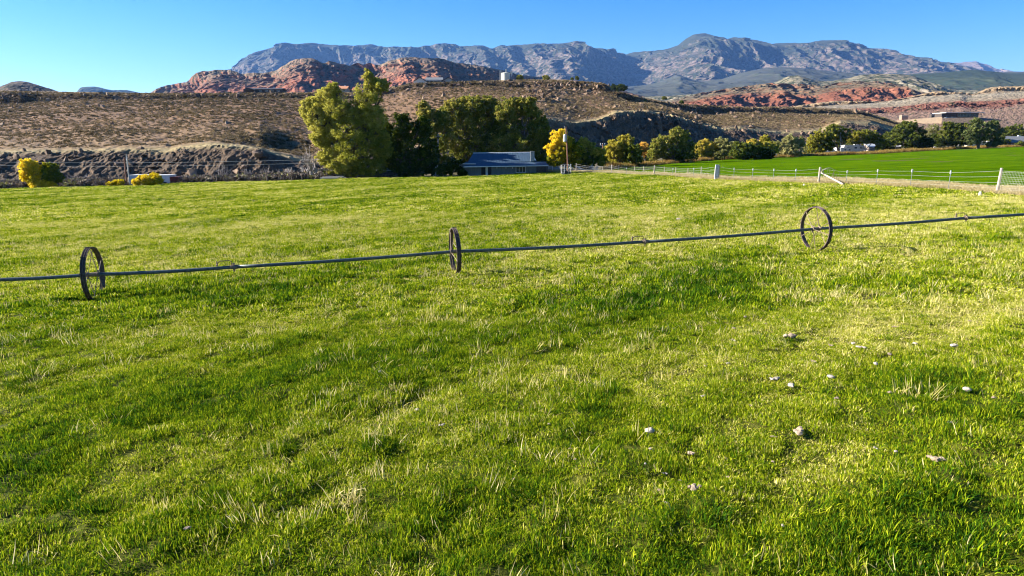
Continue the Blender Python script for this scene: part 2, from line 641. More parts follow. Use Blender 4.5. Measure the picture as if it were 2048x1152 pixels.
K0 = [(-200, 385), (700, 372), (1100, 345), (1500, 332), (1900, 318), (2300, 305)]
K1 = [(-200, 312), (0, 308), (250, 302), (340, 303), (420, 292), (520, 294), (560, 312), (620, 328), (760, 310), (900, 290), (1040, 246), (1090, 240), (1150, 248), (1200, 240),
      (1230, 227), (1290, 227), (1340, 240), (1400, 255), (1440, 260), (1480, 257), (1560, 267), (1640, 262), (1680, 246), (1740, 247), (1800, 266), (1900, 280), (2300, 300)]
K2 = [(-200, 214), (0, 212), (150, 203), (400, 201), (600, 200), (720, 200), (800, 186), (830, 178), (960, 174), (1060, 180), (1130, 178), (1200, 186), (1260, 205), (1330, 219), (1400, 232), (1500, 226), (1720, 232), (1790, 252), (1900, 272), (2300, 296)]
K3 = [(-200, 190), (0, 188), (150, 191), (400, 191), (600, 190), (720, 190), (800, 177), (830, 169), (960, 165), (1060, 164), (1130, 166), (1200, 173), (1260, 193), (1330, 208), (1400, 218), (1450, 218), (1720, 224), (1790, 246), (1900, 268), (2300, 294)]
K4 = [(-200, 180), (0, 181), (100, 183), (300, 186), (560, 186), (640, 184), (720, 184), (790, 172), (830, 167), (900, 167), (960, 163), (1040, 159), (1130, 159), (1180, 165), (1210, 172), (1240, 186), (1300, 202), (1350, 208), (1400, 215), (1450, 216), (1550, 213), (1650, 215), (1720, 220), (1790, 242), (1900, 264), (2300, 292)]
Y0 = [(-200, 127), (640, 129), (760, 140), (900, 150), (1100, 200), (1900, 330)]
Y1 = [(-200, 141), (560, 139), (640, 142), (760, 155), (900, 170), (1100, 217), (1500, 325), (1900, 420)]
Y2 = [(-200, 335), (700, 340), (850, 370), (1130, 370), (1260, 350), (1400, 420), (1900, 560)]


def disp_near(G, T):
    X, Y, Z = G[..., 0], G[..., 1], G[..., 2]
    band = lambda c, w: np.exp(-((T - c) / w) ** 2)
    cliff = np.clip(band(0.6, 0.5), 0, 1) + 0.75 * band(3.5, 0.55)
    s = np.clip(Y / 250.0, 0.7, 2.0)
    blk = np.round(2.2 * fbm(X / 7, Y / 7, Z / 5, 3, 41)) / 2.2
    cl = (ridged(X / 11, Y / 30, Z / 9, 5, 43, 0.6) * 1.9 + 1.4 * blk + 0.8 * fbm(X / 2.2, Y / 2.2, Z / 2.0, 3, 45, 0.7)) * cliff
    big = fbm(X / 60, Y / 60, Z * 0, 4, 47) * 5.5
    slope = np.clip((T - 1.0) / 0.7, 0, 1) * np.clip((5.3 - T) / 0.8, 0, 1)
    med = ridged(X / 22, Y / 26, Z * 0, 4, 49) * 1.3 * slope
    fine = fbm(X / 3.2, Y / 3.2, Z / 3.2, 3, 53, 0.65) * 0.55 * np.clip(T * 3, 0, 1)
    crest = np.clip((4.9 - T) / 1.2, 0.12, 1)
    mid = np.sin(np.clip((T - 2.0), 0, 1) * np.pi)
    out = G.copy()
    out[..., 1] -= cl * 1.5 * s
    out[..., 0] += 0.6 * cl * s * noise(X / 9, Z / 9, Y / 9, seed=55)
    out[..., 2] += (med * 0.7 + fine) * crest + big * 0.5 * mid + 0.35 * cl * np.clip(T, 0, 1) * crest
    # outcrops of boulders high on the middle hill and broken rock on the right flank
    px, py, _ = project(X, Y, Z)
    oc = np.exp(-(((px - 1085) / 34) ** 2 + ((py - 195) / 15) ** 2) ** 2) + 0.8 * np.exp(-(((px - 1150) / 90) ** 2 + ((py - 176) / 9) ** 2) ** 2) \
        + 0.9 * np.exp(-(((px - 1340) / 90) ** 2 + ((py - 250 - (px - 1340) * 0.1) / 26) ** 2) ** 2)
    rk = ridged(X / 5.5, Y / 12, Z / 5, 4, 57, 0.6)
    out[..., 2] += oc * np.clip(rk, -0.4, 1) * 2.0
    out[..., 1] -= oc * np.round(rk * 2) * 1.0
    # gully with sage behind the big tree
    gl = np.exp(-(((px - 560) / 75) ** 2 + ((py - 282 - (px - 560) * 0.12) / 14) ** 2))
    out[..., 2] -= gl * 3.2
    gl2 = np.exp(-(((px - 1440) / 230) ** 2 + ((py - 218 - (px - 1440) * 0.02) / 6) ** 2) ** 2)
    out[..., 2] += gl2 * 1.5 * np.clip(ridged(X / 14, Y / 24, Z / 8, 3, 59), 0, 1) * np.clip((5.0 - T) / 1.0, 0, 1)
    return out


m_near = hillmat('near_hill_soil', [(0, (0.0805, 0.0620, 0.0446)), (0.9, (0.0883, 0.0620, 0.0418)), (1.05, (0.3085, 0.2470, 0.1283)), (1.25, (0.2638, 0.2110, 0.1026)), (1.6, (0.2134, 0.1560, 0.0836)), (2.3, (0.1979, 0.1230, 0.0703)),
                                      (2.9, (0.1765, 0.1090, 0.0636)), (3.1, (0.0805, 0.0550, 0.0389)), (3.9, (0.1028, 0.0660, 0.0446)), (4.2, (0.2202, 0.1600, 0.0893)), (5, (0.1979, 0.1450, 0.0836)), (6, (0.1979, 0.1450, 0.0836))],
                 rock=((0.055, 0.036, 0.024), (0.18, 0.118, 0.072)), scale=0.06, vary=0.10, slope=(0.35, 0.72))
near_hill, GN_, TN_ = layer('brown_hill', [(Y0, K0), (Y1, K1), ([(a_, b_ + 14) for a_, b_ in Y1], py_plus(K1, -5)), (Y2, K2), ([(a_, b_ + 9) for a_, b_ in Y2], K3),
                                   ([(a_, b_ + 50) for a_, b_ in Y2], K4), ([(a_, b_ + 300) for a_, b_ in Y2], py_plus(K4, 25))], -200, 2200, 1800, disp_near, m_near,
                      'brown scrubby hill with dark basalt cliff bands behind the meadow', [60, 12, 150, 36, 24, 12])


def crest_layer(name, foot, mid, crest, px0, px1, ncol, m, label, rows, amp, sc, seed, back=0.35, stretch=0.35, fine=0.3, gain=0.47, crag=0.14, drop=40, cy=0.10, billow=False):
    Yf, pf = foot; Yc, pc = crest
    curves = [foot] + ([mid] if mid and not isinstance(mid, list) else (mid or [])) + [crest]
    Yl = curves[-1][0]
    Yb = [(a_, b_ * (1 + back)) for a_, b_ in Yl] if hasattr(Yl, '__len__') else Yl * (1 + back)
    curves.append((Yb, py_plus(pc, drop)))
    nb = len(curves) - 2

    def disp(G, T):
        X, Y, Z = G[..., 0], G[..., 1], G[..., 2]
        wx = 0.35 * sc * fbm(X / sc / 1.4, Y / sc / 1.4, Z / sc / 1.4, 3, seed + 5)
        r = ridged((X + wx + (Y * 0.25)) / sc, Y / sc * stretch, Z / sc * stretch, 5, seed, gain)
        r2 = fbm(X / sc * 4, Y / sc * 4, Z / sc * 4, 4, seed + 9, 0.65)
        if billow: r = -r
        r = r + crag * ridged((X + wx * .3 + Y * .2) / (sc * .2), Y / (sc * .2) * stretch * .6, Z / (sc * .2) * stretch * .6, 4, seed + 21, 0.6)
        env = np.clip((nb + 0.05 - T) / 0.35, 0.0, 1) * np.clip(T / 0.3 + 0.3, 0, 1)
        env = np.where(T > nb, 0.0, env)
        o = G.copy()
        o[..., 1] -= amp * (r + fine * r2) * (0.25 + 0.75 * env)
        o[..., 0] += 0.35 * amp * r2 * env
        o[..., 2] += amp * cy * (r * 0.8 + r2 * fine * 1.5) * env + amp * 0.055 * r2 * (T <= nb)
        return o
    return layer(name, curves, px0, px1, ncol, disp, m, label, rows)


# big blue-grey range
m_range = hillmat('range_rock', [(0, (0.05, 0.055, 0.038)), (0.35, (0.10, 0.085, 0.066)), (0.9, (0.15, 0.115, 0.095)), (1.3, (0.11, 0.09, 0.072)), (1.55, (0.035, 0.042, 0.028)), (2.2, (0.03, 0.036, 0.022)), (3, (0.03, 0.036, 0.022))],
                  rock=((0.05, 0.043, 0.038), (0.20, 0.155, 0.13)), spots=(0.028, 0.034, 0.021), spot_scale=0.012, spot_amt=0.85, scale=0.0022, vary=0.26, slope=(0.08, 0.46))
A_CREST = [(380, 200), (440, 165), (470, 143), (480, 138), (500, 123), (520, 109), (545, 99), (570, 93), (585, 92), (620, 90), (650, 93), (680, 95), (720, 96), (745, 94), (765, 96), (780, 99), (810, 100),
           (830, 103), (850, 100), (875, 95), (900, 94), (925, 97), (940, 98), (965, 97), (980, 104), (1000, 98), (1040, 95), (1070, 92), (1100, 93), (1130, 93), (1145, 89), (1160, 93), (1180, 101), (1200, 105), (1210, 102),
           (1225, 108), (1245, 113), (1260, 109), (1290, 108), (1310, 103), (1335, 100), (1352, 93), (1365, 82), (1380, 74), (1395, 73), (1415, 80), (1440, 86), (1455, 81), (1480, 80), (1505, 84), (1530, 93), (1560, 92),
           (1590, 92), (1620, 87), (1640, 85), (1660, 88), (1680, 95), (1720, 101), (1745, 104), (1760, 110), (1790, 121), (1800, 124), (1850, 137), (1900, 150), (2000, 170), (2100, 185)]
MID_A = [(p_, 0.45 * q_ + 0.55 * 180 + 4) for p_, q_ in A_CREST]
crest_layer('mountain_range', ([(380, 8200), (560, 6300), (700, 7400), (760, 6500), (900, 7000), (960, 6200), (1050, 6700), (1130, 5900), (1235, 7900), (1270, 7300), (1390, 6100), (1500, 7100), (1560, 6300), (1700, 7100), (1780, 6500), (2100, 8500)], [(380, 200), (2100, 205)]), ([(380, 8900), (560, 7500), (700, 8500), (760, 7800), (900, 8300), (960, 7500), (1050, 8000), (1130, 7300), (1235, 9100), (1270, 8600), (1390, 7500), (1500, 8500), (1560, 7800), (1700, 8400), (1780, 7900), (2100, 9500)], MID_A), ([(380, 9300), (560, 8600), (1150, 9000), (1250, 9800), (1380, 8700), (2100, 10000)], A_CREST),
            380, 2100, 1500, m_range, 'high blue grey rocky mountain range on the horizon', [60, 150, 8], 520, 1500, 101, drop=30, cy=0.07, fine=0.16, stretch=0.16, gain=0.64, crag=0.48)
m_pink = hillmat('distant_pink_rock', [(0, (0.1, 0.09, 0.07)), (0.5, (0.18, 0.14, 0.12)), (1, (0.2, 0.155, 0.135)), (2, (0.15, 0.12, 0.1))], scale=0.002, vary=0.2, spots=(0.1, 0.11, 0.08), spot_scale=0.004, spot_amt=0.4)
crest_layer('distant_peaks', (10500, [(1700, 190), (2300, 190)]), None, (12500, [(1700, 140), (1780, 121), (1805, 122), (1830, 117), (1850, 121), (1870, 128), (1882, 131), (1900, 127), (1930, 125), (1945, 124), (1960, 131), (1975, 140), (1985, 144),
            (1992, 139), (2005, 143), (2020, 147), (2035, 145), (2048, 141), (2090, 125), (2300, 120)]), 1700, 2300, 400, m_pink, 'pale pink grey peaks farthest away at the right', [90, 8], 420, 1300, 131, fine=0.45)
# alluvial foothills
m_foot = hillmat('foothill_scrub', [(0, (0.055, 0.058, 0.042)), (1, (0.06, 0.064, 0.05)), (2, (0.08, 0.075, 0.06))], spots=(0.04, 0.05, 0.028), spot_scale=0.01, spot_amt=0.45, scale=0.0015, vary=0.2)
crest_layer('foothills', (4300, [(1100, 200), (2300, 200)]), None, (6000, [(1100, 182), (1240, 178), (1275, 174), (1310, 168), (1335, 158), (1350, 150), (1375, 158), (1400, 165), (1440, 160), (1470, 150), (1500, 142), (1530, 137), (1560, 136), (1600, 139),
            (1650, 145), (1700, 150), (1800, 150), (1900, 145), (2300, 150)]), 1100, 2300, 700, m_foot, 'smooth grey green foothills below the mountain range', [80, 8], 200, 900, 151, cy=0.15, fine=0.12, drop=15)
m_dark = hillmat('dark_scrub_hill', [(0, (0.09, 0.085, 0.055)), (0.4, (0.045, 0.055, 0.032)), (1, (0.032, 0.045, 0.025)), (2, (0.032, 0.045, 0.025))], spots=(0.03, 0.045, 0.028), spot_scale=0.02, spot_amt=0.6, scale=0.003, vary=0.2)
crest_layer('dark_green_hill', (2900, [(1650, 215), (2300, 215)]), None, (3900, [(1650, 178), (1740, 163), (1790, 154), (1840, 150), (1880, 147), (1915, 143), (1945, 142), (1970, 145), (2000, 149), (2048, 149), (2100, 146), (2300, 148)]),
            1650, 2300, 500, m_dark, 'dark green wooded hill below the pink peaks', [110, 8], 150, 620, 161, cy=0.12, fine=0.12, drop=15)
m_grey = hillmat('grey_slickrock', [(0, (0.132, 0.094, 0.062)), (0.45, (0.165, 0.138, 0.090)), (1, (0.220, 0.198, 0.135)), (2, (0.220, 0.198, 0.135))], spots=(0.033, 0.041, 0.018), spot_scale=0.045, spot_amt=0.75, scale=0.01, vary=0.3,
                 rock=((0.25, 0.2, 0.15), (0.5, 0.44, 0.33)))
crest_layer('grey_slickrock_hill', (1900, [(1250, 220), (2000, 215)]), None, (2350, [(1250, 196), (1350, 192), (1450, 183), (1530, 172), (1555, 162), (1572, 154), (1590, 152), (1608, 157), (1625, 163), (1660, 163), (1690, 158), (1720, 150), (1750, 148), (1790, 149), (1820, 153), (1850, 163),
            (1880, 176), (1900, 180), (1950, 182), (2000, 190)]), 1250, 2000, 700, m_grey, 'pale slickrock hill dotted with shrubs above the red cliffs', [120, 8], 60, 170, 171, cy=0.12, fine=0.25, drop=20)
RED1, RED2 = (0.1728, 0.0660, 0.0403), (0.3168, 0.1320, 0.0806)
m_red = hillmat('red_sandstone', [(0, (0.1320, 0.0696, 0.0448)), (0.25, (0.1427, 0.0560, 0.0360)), (0.9, (0.1730, 0.0696, 0.0424)), (1.05, (0.1320, 0.0880, 0.0536)), (1.4, (0.1222, 0.0976, 0.0624)), (2, (0.1320, 0.1064, 0.0720)), (3, (0.1271, 0.1024, 0.0672))],
                rock=(RED1, RED2), spots=(0.0303, 0.0304, 0.0160), spot_scale=0.07, spot_amt=0.35, scale=0.012, vary=0.10, slope=(0.2, 0.5))
crest_layer('red_cliff_hill', (1230, [(1250, 228), (2000, 224)]), (1310, [(1250, 222), (1340, 212), (1380, 203), (1400, 199), (1430, 192), (1460, 186), (1520, 183), (1560, 182), (1600, 184), (1640, 188), (1690, 176), (1740, 172), (1800, 174), (1830, 180), (1850, 195), (2000, 205)]),
            (1420, [(1250, 215), (1330, 205), (1370, 194), (1400, 186), (1450, 177), (1500, 170), (1540, 166), (1580, 166), (1620, 167), (1650, 171), (1680, 165), (1720, 161), (1760, 162), (1800, 169), (1850, 184), (1900, 194), (2000, 205)]),
            1250, 2000, 900, m_red, 'red sandstone cliffs with scrubby tops right of centre', [80, 70, 6], 55, 75, 181, cy=0.06, fine=0.25, drop=15, stretch=0.25, back=0.2, billow=True)
# left red hills
m_red2 = hillmat('red_rock_ridges', [(0, (0.1377, 0.0739, 0.0484)), (0.2, (0.1836, 0.0669, 0.0387)), (1.0, (0.2142, 0.0792, 0.0458)), (1.45, (0.1734, 0.0933, 0.0607)), (1.8, (0.1530, 0.1082, 0.0748)), (2, (0.1734, 0.1329, 0.0924)), (3, (0.1530, 0.1179, 0.0827))],
                 rock=((0.1734, 0.0642, 0.0387), (0.3162, 0.1426, 0.0924)), spots=(0.0357, 0.0343, 0.0220), spot_scale=0.05, spot_amt=0.55, scale=0.006, vary=0.22, slope=(0.3, 0.6))
L_CREST = [(200, 215), (270, 191), (290, 187), (305, 177), (320, 168), (345, 164), (365, 163), (375, 152), (385, 144), (400, 140), (430, 137), (450, 137), (466, 139), (476, 145), (500, 144), (525, 143), (548, 138), (565, 130), (580, 122), (592, 117), (605, 115),
           (622, 116), (636, 122), (645, 124), (655, 119), (668, 121), (680, 125), (695, 129), (702, 124), (712, 124), (722, 127), (735, 122), (750, 127), (762, 127), (780, 120), (800, 116), (822, 113), (850, 115), (875, 114), (890, 117), (910, 124), (940, 128), (970, 134),
           (1010, 140), (1040, 149), (1080, 152), (1110, 158), (1150, 163), (1250, 180), (1320, 200)]
crest_layer('red_rock_hills', ([(200, 1250), (880, 1250), (1200, 1900), (1320, 2000)], [(200, 225), (1320, 225)]), ([(200, 1500), (590, 1400), (700, 1580), (860, 1450), (1200, 2200), (1320, 2300)], [(p_, 0.5 * q_ + 0.5 * 195) for p_, q_ in L_CREST]), ([(200, 1750), (600, 1680), (880, 1720), (1200, 2500), (1320, 2600)], L_CREST), 200, 1320, 1300, m_red2,
            'jagged red rock hills rising behind the houses on the left', [60, 120, 6], 105, 230, 191, cy=0.10, fine=0.15, crag=0.28, drop=22, stretch=0.25, billow=True)
m_ridge = hillmat('dark_ridge', [(0, (0.120, 0.078, 0.060)), (1, (0.090, 0.072, 0.054)), (2, (0.078, 0.066, 0.051))], spots=(0.036, 0.039, 0.024), spot_scale=0.05, spot_amt=0.6, scale=0.01, vary=0.2)
crest_layer('dark_red_knoll', (700, [(-300, 215), (200, 215)]), None, (950, [(-300, 200), (-60, 188), (0, 178), (12, 171), (28, 165), (42, 163), (58, 164), (78, 170), (95, 176), (112, 181), (140, 190), (200, 200)]), -300, 200, 300, m_ridge,
            'dark reddish knoll on the skyline at the far left', [50, 6], 16, 60, 201, cy=0.25, drop=15)
crest_layer('far_blue_hill', (4500, [(100, 205), (500, 205)]), None, (5600, [(100, 195), (165, 188), (178, 180), (190, 176), (205, 176), (220, 180), (235, 183), (260, 182), (280, 186), (330, 190), (500, 198)]), 100, 500, 200, m_dark,
            'small blue hill on the skyline left of the red hills', [50, 6], 160, 500, 211, cy=0.2, drop=10)
# layered mesa at right
m_mesa = hillmat('layered_mesa', [(0, (0.17, 0.12, 0.085)), (0.9, (0.21, 0.135, 0.10)), (1.05, (0.15, 0.065, 0.048)), (1.9, (0.17, 0.075, 0.055)), (2.1, (0.24, 0.19, 0.135)), (2.8, (0.27, 0.235, 0.175)), (3.1, (0.24, 0.17, 0.105)), (4, (0.26, 0.19, 0.12)), (5, (0.26, 0.21, 0.14))],
                 scale=0.05, vary=0.20, spots=(0.07, 0.065, 0.035), spot_scale=0.22, spot_amt=0.45)
M1 = [(1450, 238), (1560, 230), (1650, 226), (1750, 228), (1850, 221), (1925, 214), (1945, 216), (2048, 208), (2300, 200)]
M2 = [(1450, 234), (1560, 226), (1650, 221), (1780, 215), (1850, 208), (1920, 203), (1932, 206), (2048, 197), (2300, 188)]
M3 = [(1450, 228), (1560, 220), (1620, 214), (1750, 206), (1800, 201), (1850, 192), (1920, 188), (1942, 191), (1990, 184), (2048, 182), (2300, 178)]
M4 = [(1450, 225), (1560, 216), (1600, 211), (1640, 205), (1680, 202), (1720, 204), (1770, 203), (1800, 198), (1840, 189), (1862, 184), (1880, 182), (1895, 186), (1925, 187), (1945, 190), (1958, 183), (1972, 177), (1988, 174), (2020, 173), (2048, 172), (2300, 165)]


def disp_mesa(G, T):
    X, Y, Z = G[..., 0], G[..., 1], G[..., 2]
    led = np.exp(-((T - 1.5) / 0.5) ** 2) + np.exp(-((T - 3.5) / 0.45) ** 2)
    r = ridged(X / 22, Y / 50, Z / 12, 4, 221, 0.6); bl = np.round(3 * fbm(X / 14, Y / 14, Z / 8, 3, 223)) / 3
    f = fbm(X / 6, Y / 6, Z / 6, 3, 225, 0.65)
    o = G.copy()
    o[..., 1] -= led * (r * 6 + bl * 7 + f * 2) + 3.0 * fbm(X / 30, Y / 30, Z / 30, 3, 227)
    o[..., 2] += (f * 1.3 + 0.45 * fbm(X / 2.5, Y / 2.5, Z / 2.5, 2, 229, .7) + led * r * 1.3) * np.clip(4.6 - T, 0.3, 1)
    return o


layer('layered_mesa', [(470, [(1450, 262), (2300, 290)]), ([(1450, 640), (2300, 640)], M1), (655, M2), (735, M3), (745, M4), (900, py_plus(M4, 12))], 1450, 2300, 900, disp_mesa, m_mesa,
      'mesa with white and dark red rock layers at the right', [60, 16, 40, 16, 8])

# air --------------------------------------------------------------
m_haze = bpy.data.materials.new('haze_air'); m_haze.use_nodes = True
hn = m_haze.node_tree; hn.nodes.remove(hn.nodes['Principled BSDF'])
pv = hn.nodes.new('ShaderNodeVolumePrincipled')
pv.inputs['Color'].default_value = (0.20, 0.44, 1.0, 1); pv.inputs['Density'].default_value = HAZE = 2.9e-5
pv.inputs['Anisotropy'].default_value = 0.2
hn.links.new(pv.outputs[0], hn.nodes['Material Output'].inputs['Volume'])
hb = MB().box((0, 4000, 780), (31000, 27000, 1760)).build('haze', m_haze)
tag(hb, 'pale blue air haze over the far mountains', 'haze', kind='stuff')

# ------------------------------------------------------------------ grass of the meadow
G_STOPS = [(0.0, (0.018, 0.06, 0.005)), (0.22, (0.060, 0.14, 0.006)), (0.48, (0.235, 0.305, 0.006)), (0.68, (0.40, 0.42, 0.018)), (0.86, (0.54, 0.49, 0.12)), (1.0, (0.72, 0.62, 0.26))]
m_grass = instmat('grass_blades', G_STOPS, trans=0.36)
m_straw = instmat('straw_stems', [(0, (0.42, 0.36, 0.12)), (0.5, (0.62, 0.52, 0.20)), (1, (0.75, 0.64, 0.32))], trans=0.3)


def trapezoid(n, y0, y1, margin=1.5, power=None, px_lo=-60, px_hi=2110):
    """random ground points in view between two depths, uniform per area"""
    Y = np.sqrt(rng.uniform(y0 * y0, y1 * y1, n))
    a0, a1 = (px_lo - 1024) / F / CP, (px_hi - 1024) / F / CP
    X = rng.uniform(a0, a1, n) * Y + rng.uniform(-margin, margin, n)
    return X, Y


def in_meadow(X, Y):
    px, py, d = project(X, Y, g0(X, Y))
    ok = py > itp(EDGE, px) + 0.8
    return ok & ~beyond_fence(X, Y, 1.0)


LUSH = [(60, 950, 190, 130, .6), (330, 800, 260, 60, .38), (700, 680, 300, 45, .3), (1250, 640, 250, 35, .28), (1850, 1060, 260, 90, .42), (1780, 770, 140, 40, .5), (1215, 800, 60, 30, .5), (1450, 560, 260, 25, .35), (1150, 600, 200, 30, .3), (400, 1100, 300, 60, .2),
        (1350, 760, 330, 70, -.55), (1150, 980, 260, 90, -.35), (820, 870, 220, 80, -.4), (1800, 640, 260, 60, -.4), (450, 640, 300, 30, -.2), (1650, 900, 200, 60, -.5), (250, 900, 180, 50, -.2)]


def patch(X, Y):
    """lushness -1..1 of the sward, with furrow shadow lines mixed in"""
    px, py, d = project(X, Y, g0(X, Y))
    bias = 0
    for a_, b_, w_, h_, k_ in LUSH: bias = bias + k_ * np.exp(-(((px - a_) / w_) ** 2 + ((py - b_) / h_) ** 2))
    return np.clip(bias * 1.1 - 0.08 + streak(X, Y) * 1.6 + 0.85 * fbm(X * 0.4, Y * 0.4, o=4, seed=71) + 0.55 * furrow(X, Y), -1, 1)  # furrow term puts dark shadow lines into the grass colour


def dryness(X, Y):
    px, py, d = project(X, Y, g0(X, Y))
    base = np.clip((620 - py) / 260, 0, 1) * 0.30 + 0.18 * np.clip((px - 900) / 900, 0, 1)
    return base + 0.28 * fbm(X * 0.12, Y * 0.12, o=3, seed=77)


near_m = [blades('short_grass', 92, 0.18, 0.025, 0.075, 0.0085, 1.0, m_grass, 300 + i) for i in range(7)]
mid_m = [blades('meadow_grass', 66, 0.24, 0.04, 0.11, 0.018, 0.9, m_grass, 320 + i) for i in range(6)]
far_m = [blades('far_grass', 70, 0.5, 0.05, 0.15, 0.040, 0.7, m_grass, 340 + i) for i in range(6)]
tuft_m = [blades('grass_tuft', 120, 0.15, 0.07, 0.20, 0.008, 0.65, m_grass, 360 + i) for i in range(5)]
straw_m = [blades('dry_stems', 11, 0.16, 0.08, 0.36, 0.0075, 0.30, m_straw, 380 + i, 0.3) for i in range(6)]
straw_far = [blades('dry_stems_far', 14, 0.30, 0.14, 0.42, 0.014, 0.2, m_straw, 390 + i, 0.3) for i in range(5)]


def lay(name, X, Y, s, tint, meshes, label, cat='grass', zs=None, tilt=0.12):
    n = len(X)
    P = np.stack([X, Y, gz(X, Y)], 1)
    rot = np.stack([rng.normal(0, tilt, n), rng.normal(0, tilt, n), rng.uniform(0, 6.283, n)], 1)
    zs = s if zs is None else np.maximum(zs, 0.5 * s)
    return scatter(name, P, rot, np.stack([s, s, zs], 1), rng.integers(0, len(meshes), n), tint, proto_coll(name + '_kinds', meshes), label, cat)


X, Y = trapezoid(17000, 4.6, 17); k = in_meadow(X, Y); X, Y = X[k], Y[k]
pt = patch(X, Y); dr = dryness(X, Y)
lay('near_grass', X, Y, rng.uniform(0.8, 1.25, len(X)), np.clip(0.47 - 0.32 * pt + 0.33 * dr + rng.normal(0, 0.12, len(X)), 0, 1), near_m,
    'short yellow green grass in the foreground of the meadow', zs=(0.85 + 0.55 * np.clip(pt, -0.5, 1)) * rng.uniform(0.6, 1.4, len(X)) * (1 + 1.1 * noise(X * 2.4, Y * 2.4, seed=73)))
X, Y = trapezoid(48000, 16, 48); k = in_meadow(X, Y); X, Y = X[k], Y[k]
pt = patch(X, Y); dr = dryness(X, Y)
lay('middle_grass', X, Y, rng.uniform(0.9, 1.4, len(X)), np.clip(0.42 - 0.32 * pt + 0.34 * dr + rng.normal(0, 0.13, len(X)), 0, 1), mid_m,
    'meadow grass around the long irrigation pipe', zs=(0.95 + 0.8 * np.clip(pt, -0.5, 1)) * rng.uniform(0.6, 1.5, len(X)) * (1 + 1.2 * noise(X * 1.5, Y * 1.5, seed=74)))
X, Y = trapezoid(52000, 46, 135); k = in_meadow(X, Y); X, Y = X[k], Y[k]
pt = patch(X, Y); dr = dryness(X, Y)
lay('far_grass', X, Y, rng.uniform(0.9, 1.4, len(X)), np.clip(0.39 - 0.38 * pt + 0.32 * dr + rng.normal(0, 0.14, len(X)), 0, 1), far_m,
    'pale grass on the far side of the meadow towards the trees', zs=rng.uniform(0.7, 1.4, len(X)))
# dark tussocks that throw shadows
X, Y = trapezoid(22000, 4.6, 95); pt = patch(X, Y); clump = fbm(X * 0.5, Y * 0.5, o=2, seed=91)
k = in_meadow(X, Y) & (rng.uniform(0, 1, len(X)) < np.clip(0.05 + 0.7 * np.clip(pt, 0, 1) + (clump > 0.22) * 0.6, 0, 1)); X, Y = X[k], Y[k]
near = np.clip((Y - 5) / 25, 0, 1)
lay('dark_tussocks', X, Y, rng.uniform(0.7, 1.3, len(X)) * (0.8 + 0.9 * near), np.clip(rng.normal(0.28, 0.13, len(X)), 0, 0.7), tuft_m,
    'taller dark green tussocks in swaths across the meadow', zs=rng.uniform(0.45, 0.95, len(X)))
# single big tussocks one can tell apart, grown as part of the same cover
big_px = [(1215, 806, 1.9), (990, 690, 2.2), (300, 850, 1.7), (960, 655, 1.4), (60, 760, 1.6), (340, 745, 1.5), (1830, 1000, 2.0), (1580, 1095, 2.0), (1700, 1060, 1.7), (1860, 760, 2.2), (1820, 790, 1.7), (700, 720, 1.4), (1560, 690, 1.2), (870, 655, 1.4),
          (1040, 975, 1.6), (560, 905, 1.2), (620, 650, 1.4), (790, 735, 1.3), (1250, 880, 1.0), (750, 900, 1.5), (430, 1010, 1.5), (120, 1010, 1.6), (1900, 1100, 2.2), (1000, 1100, 1.5), (1320, 1060, 1.4), (200, 640, 1.3), (450, 655, 1.2), (1990, 840, 1.6), (1100, 620, 1.3)]
bx_, by_, bs_ = [], [], []
for a_, b_, c_ in big_px:
    q = on_ground(a_, b_)
    for _ in range(5): bx_.append(q.x + rng.normal(0, .15) * c_); by_.append(q.y + rng.normal(0, .10) * c_); bs_.append(c_ * rng.uniform(.5, .9))
bx_, by_, bs_ = map(np.array, (bx_, by_, bs_))
lay('large_tussocks', bx_, by_, bs_, np.clip(rng.normal(0.22, 0.10, len(bx_)), 0, 0.6), tuft_m, 'the largest dark tussocks, each casting a shadow to the right', zs=bs_ * .8)
# dry stems
X, Y = trapezoid(24000, 4.8, 45); px, py, _ = project(X, Y, g0(X, Y))
den = np.clip(0.18 + 0.9 * fbm(X * 0.22, Y * 0.22, o=3, seed=95) + 0.30 * np.clip((Y - 10) / 20, 0, 1) + 0.15 * (px - 1024) / 1024, 0.03, 1)
k = in_meadow(X, Y) & (rng.uniform(0, 1, len(X)) < den); X, Y = X[k], Y[k]
lay('dry_grass_stems', X, Y, rng.uniform(0.7, 1.5, len(X)), rng.uniform(0, 1, len(X)), straw_m, 'thin straw coloured dry stems standing in the grass', tilt=0.2, zs=rng.uniform(0.4, 1.15, len(X)))
X, Y = trapezoid(22000, 42, 132)
den = np.clip(0.22 + 0.9 * fbm(X * 0.08, Y * 0.08, o=3, seed=96), 0.05, 1)
k = in_meadow(X, Y) & (rng.uniform(0, 1, len(X)) < den); X, Y = X[k], Y[k]
lay('far_dry_stems', X, Y, rng.uniform(0.7, 1.3, len(X)), rng.uniform(0, 1, len(X)), straw_far, 'pale dry stems dotted over the far meadow', tilt=0.15, zs=rng.uniform(0.3, 0.9, len(X)))

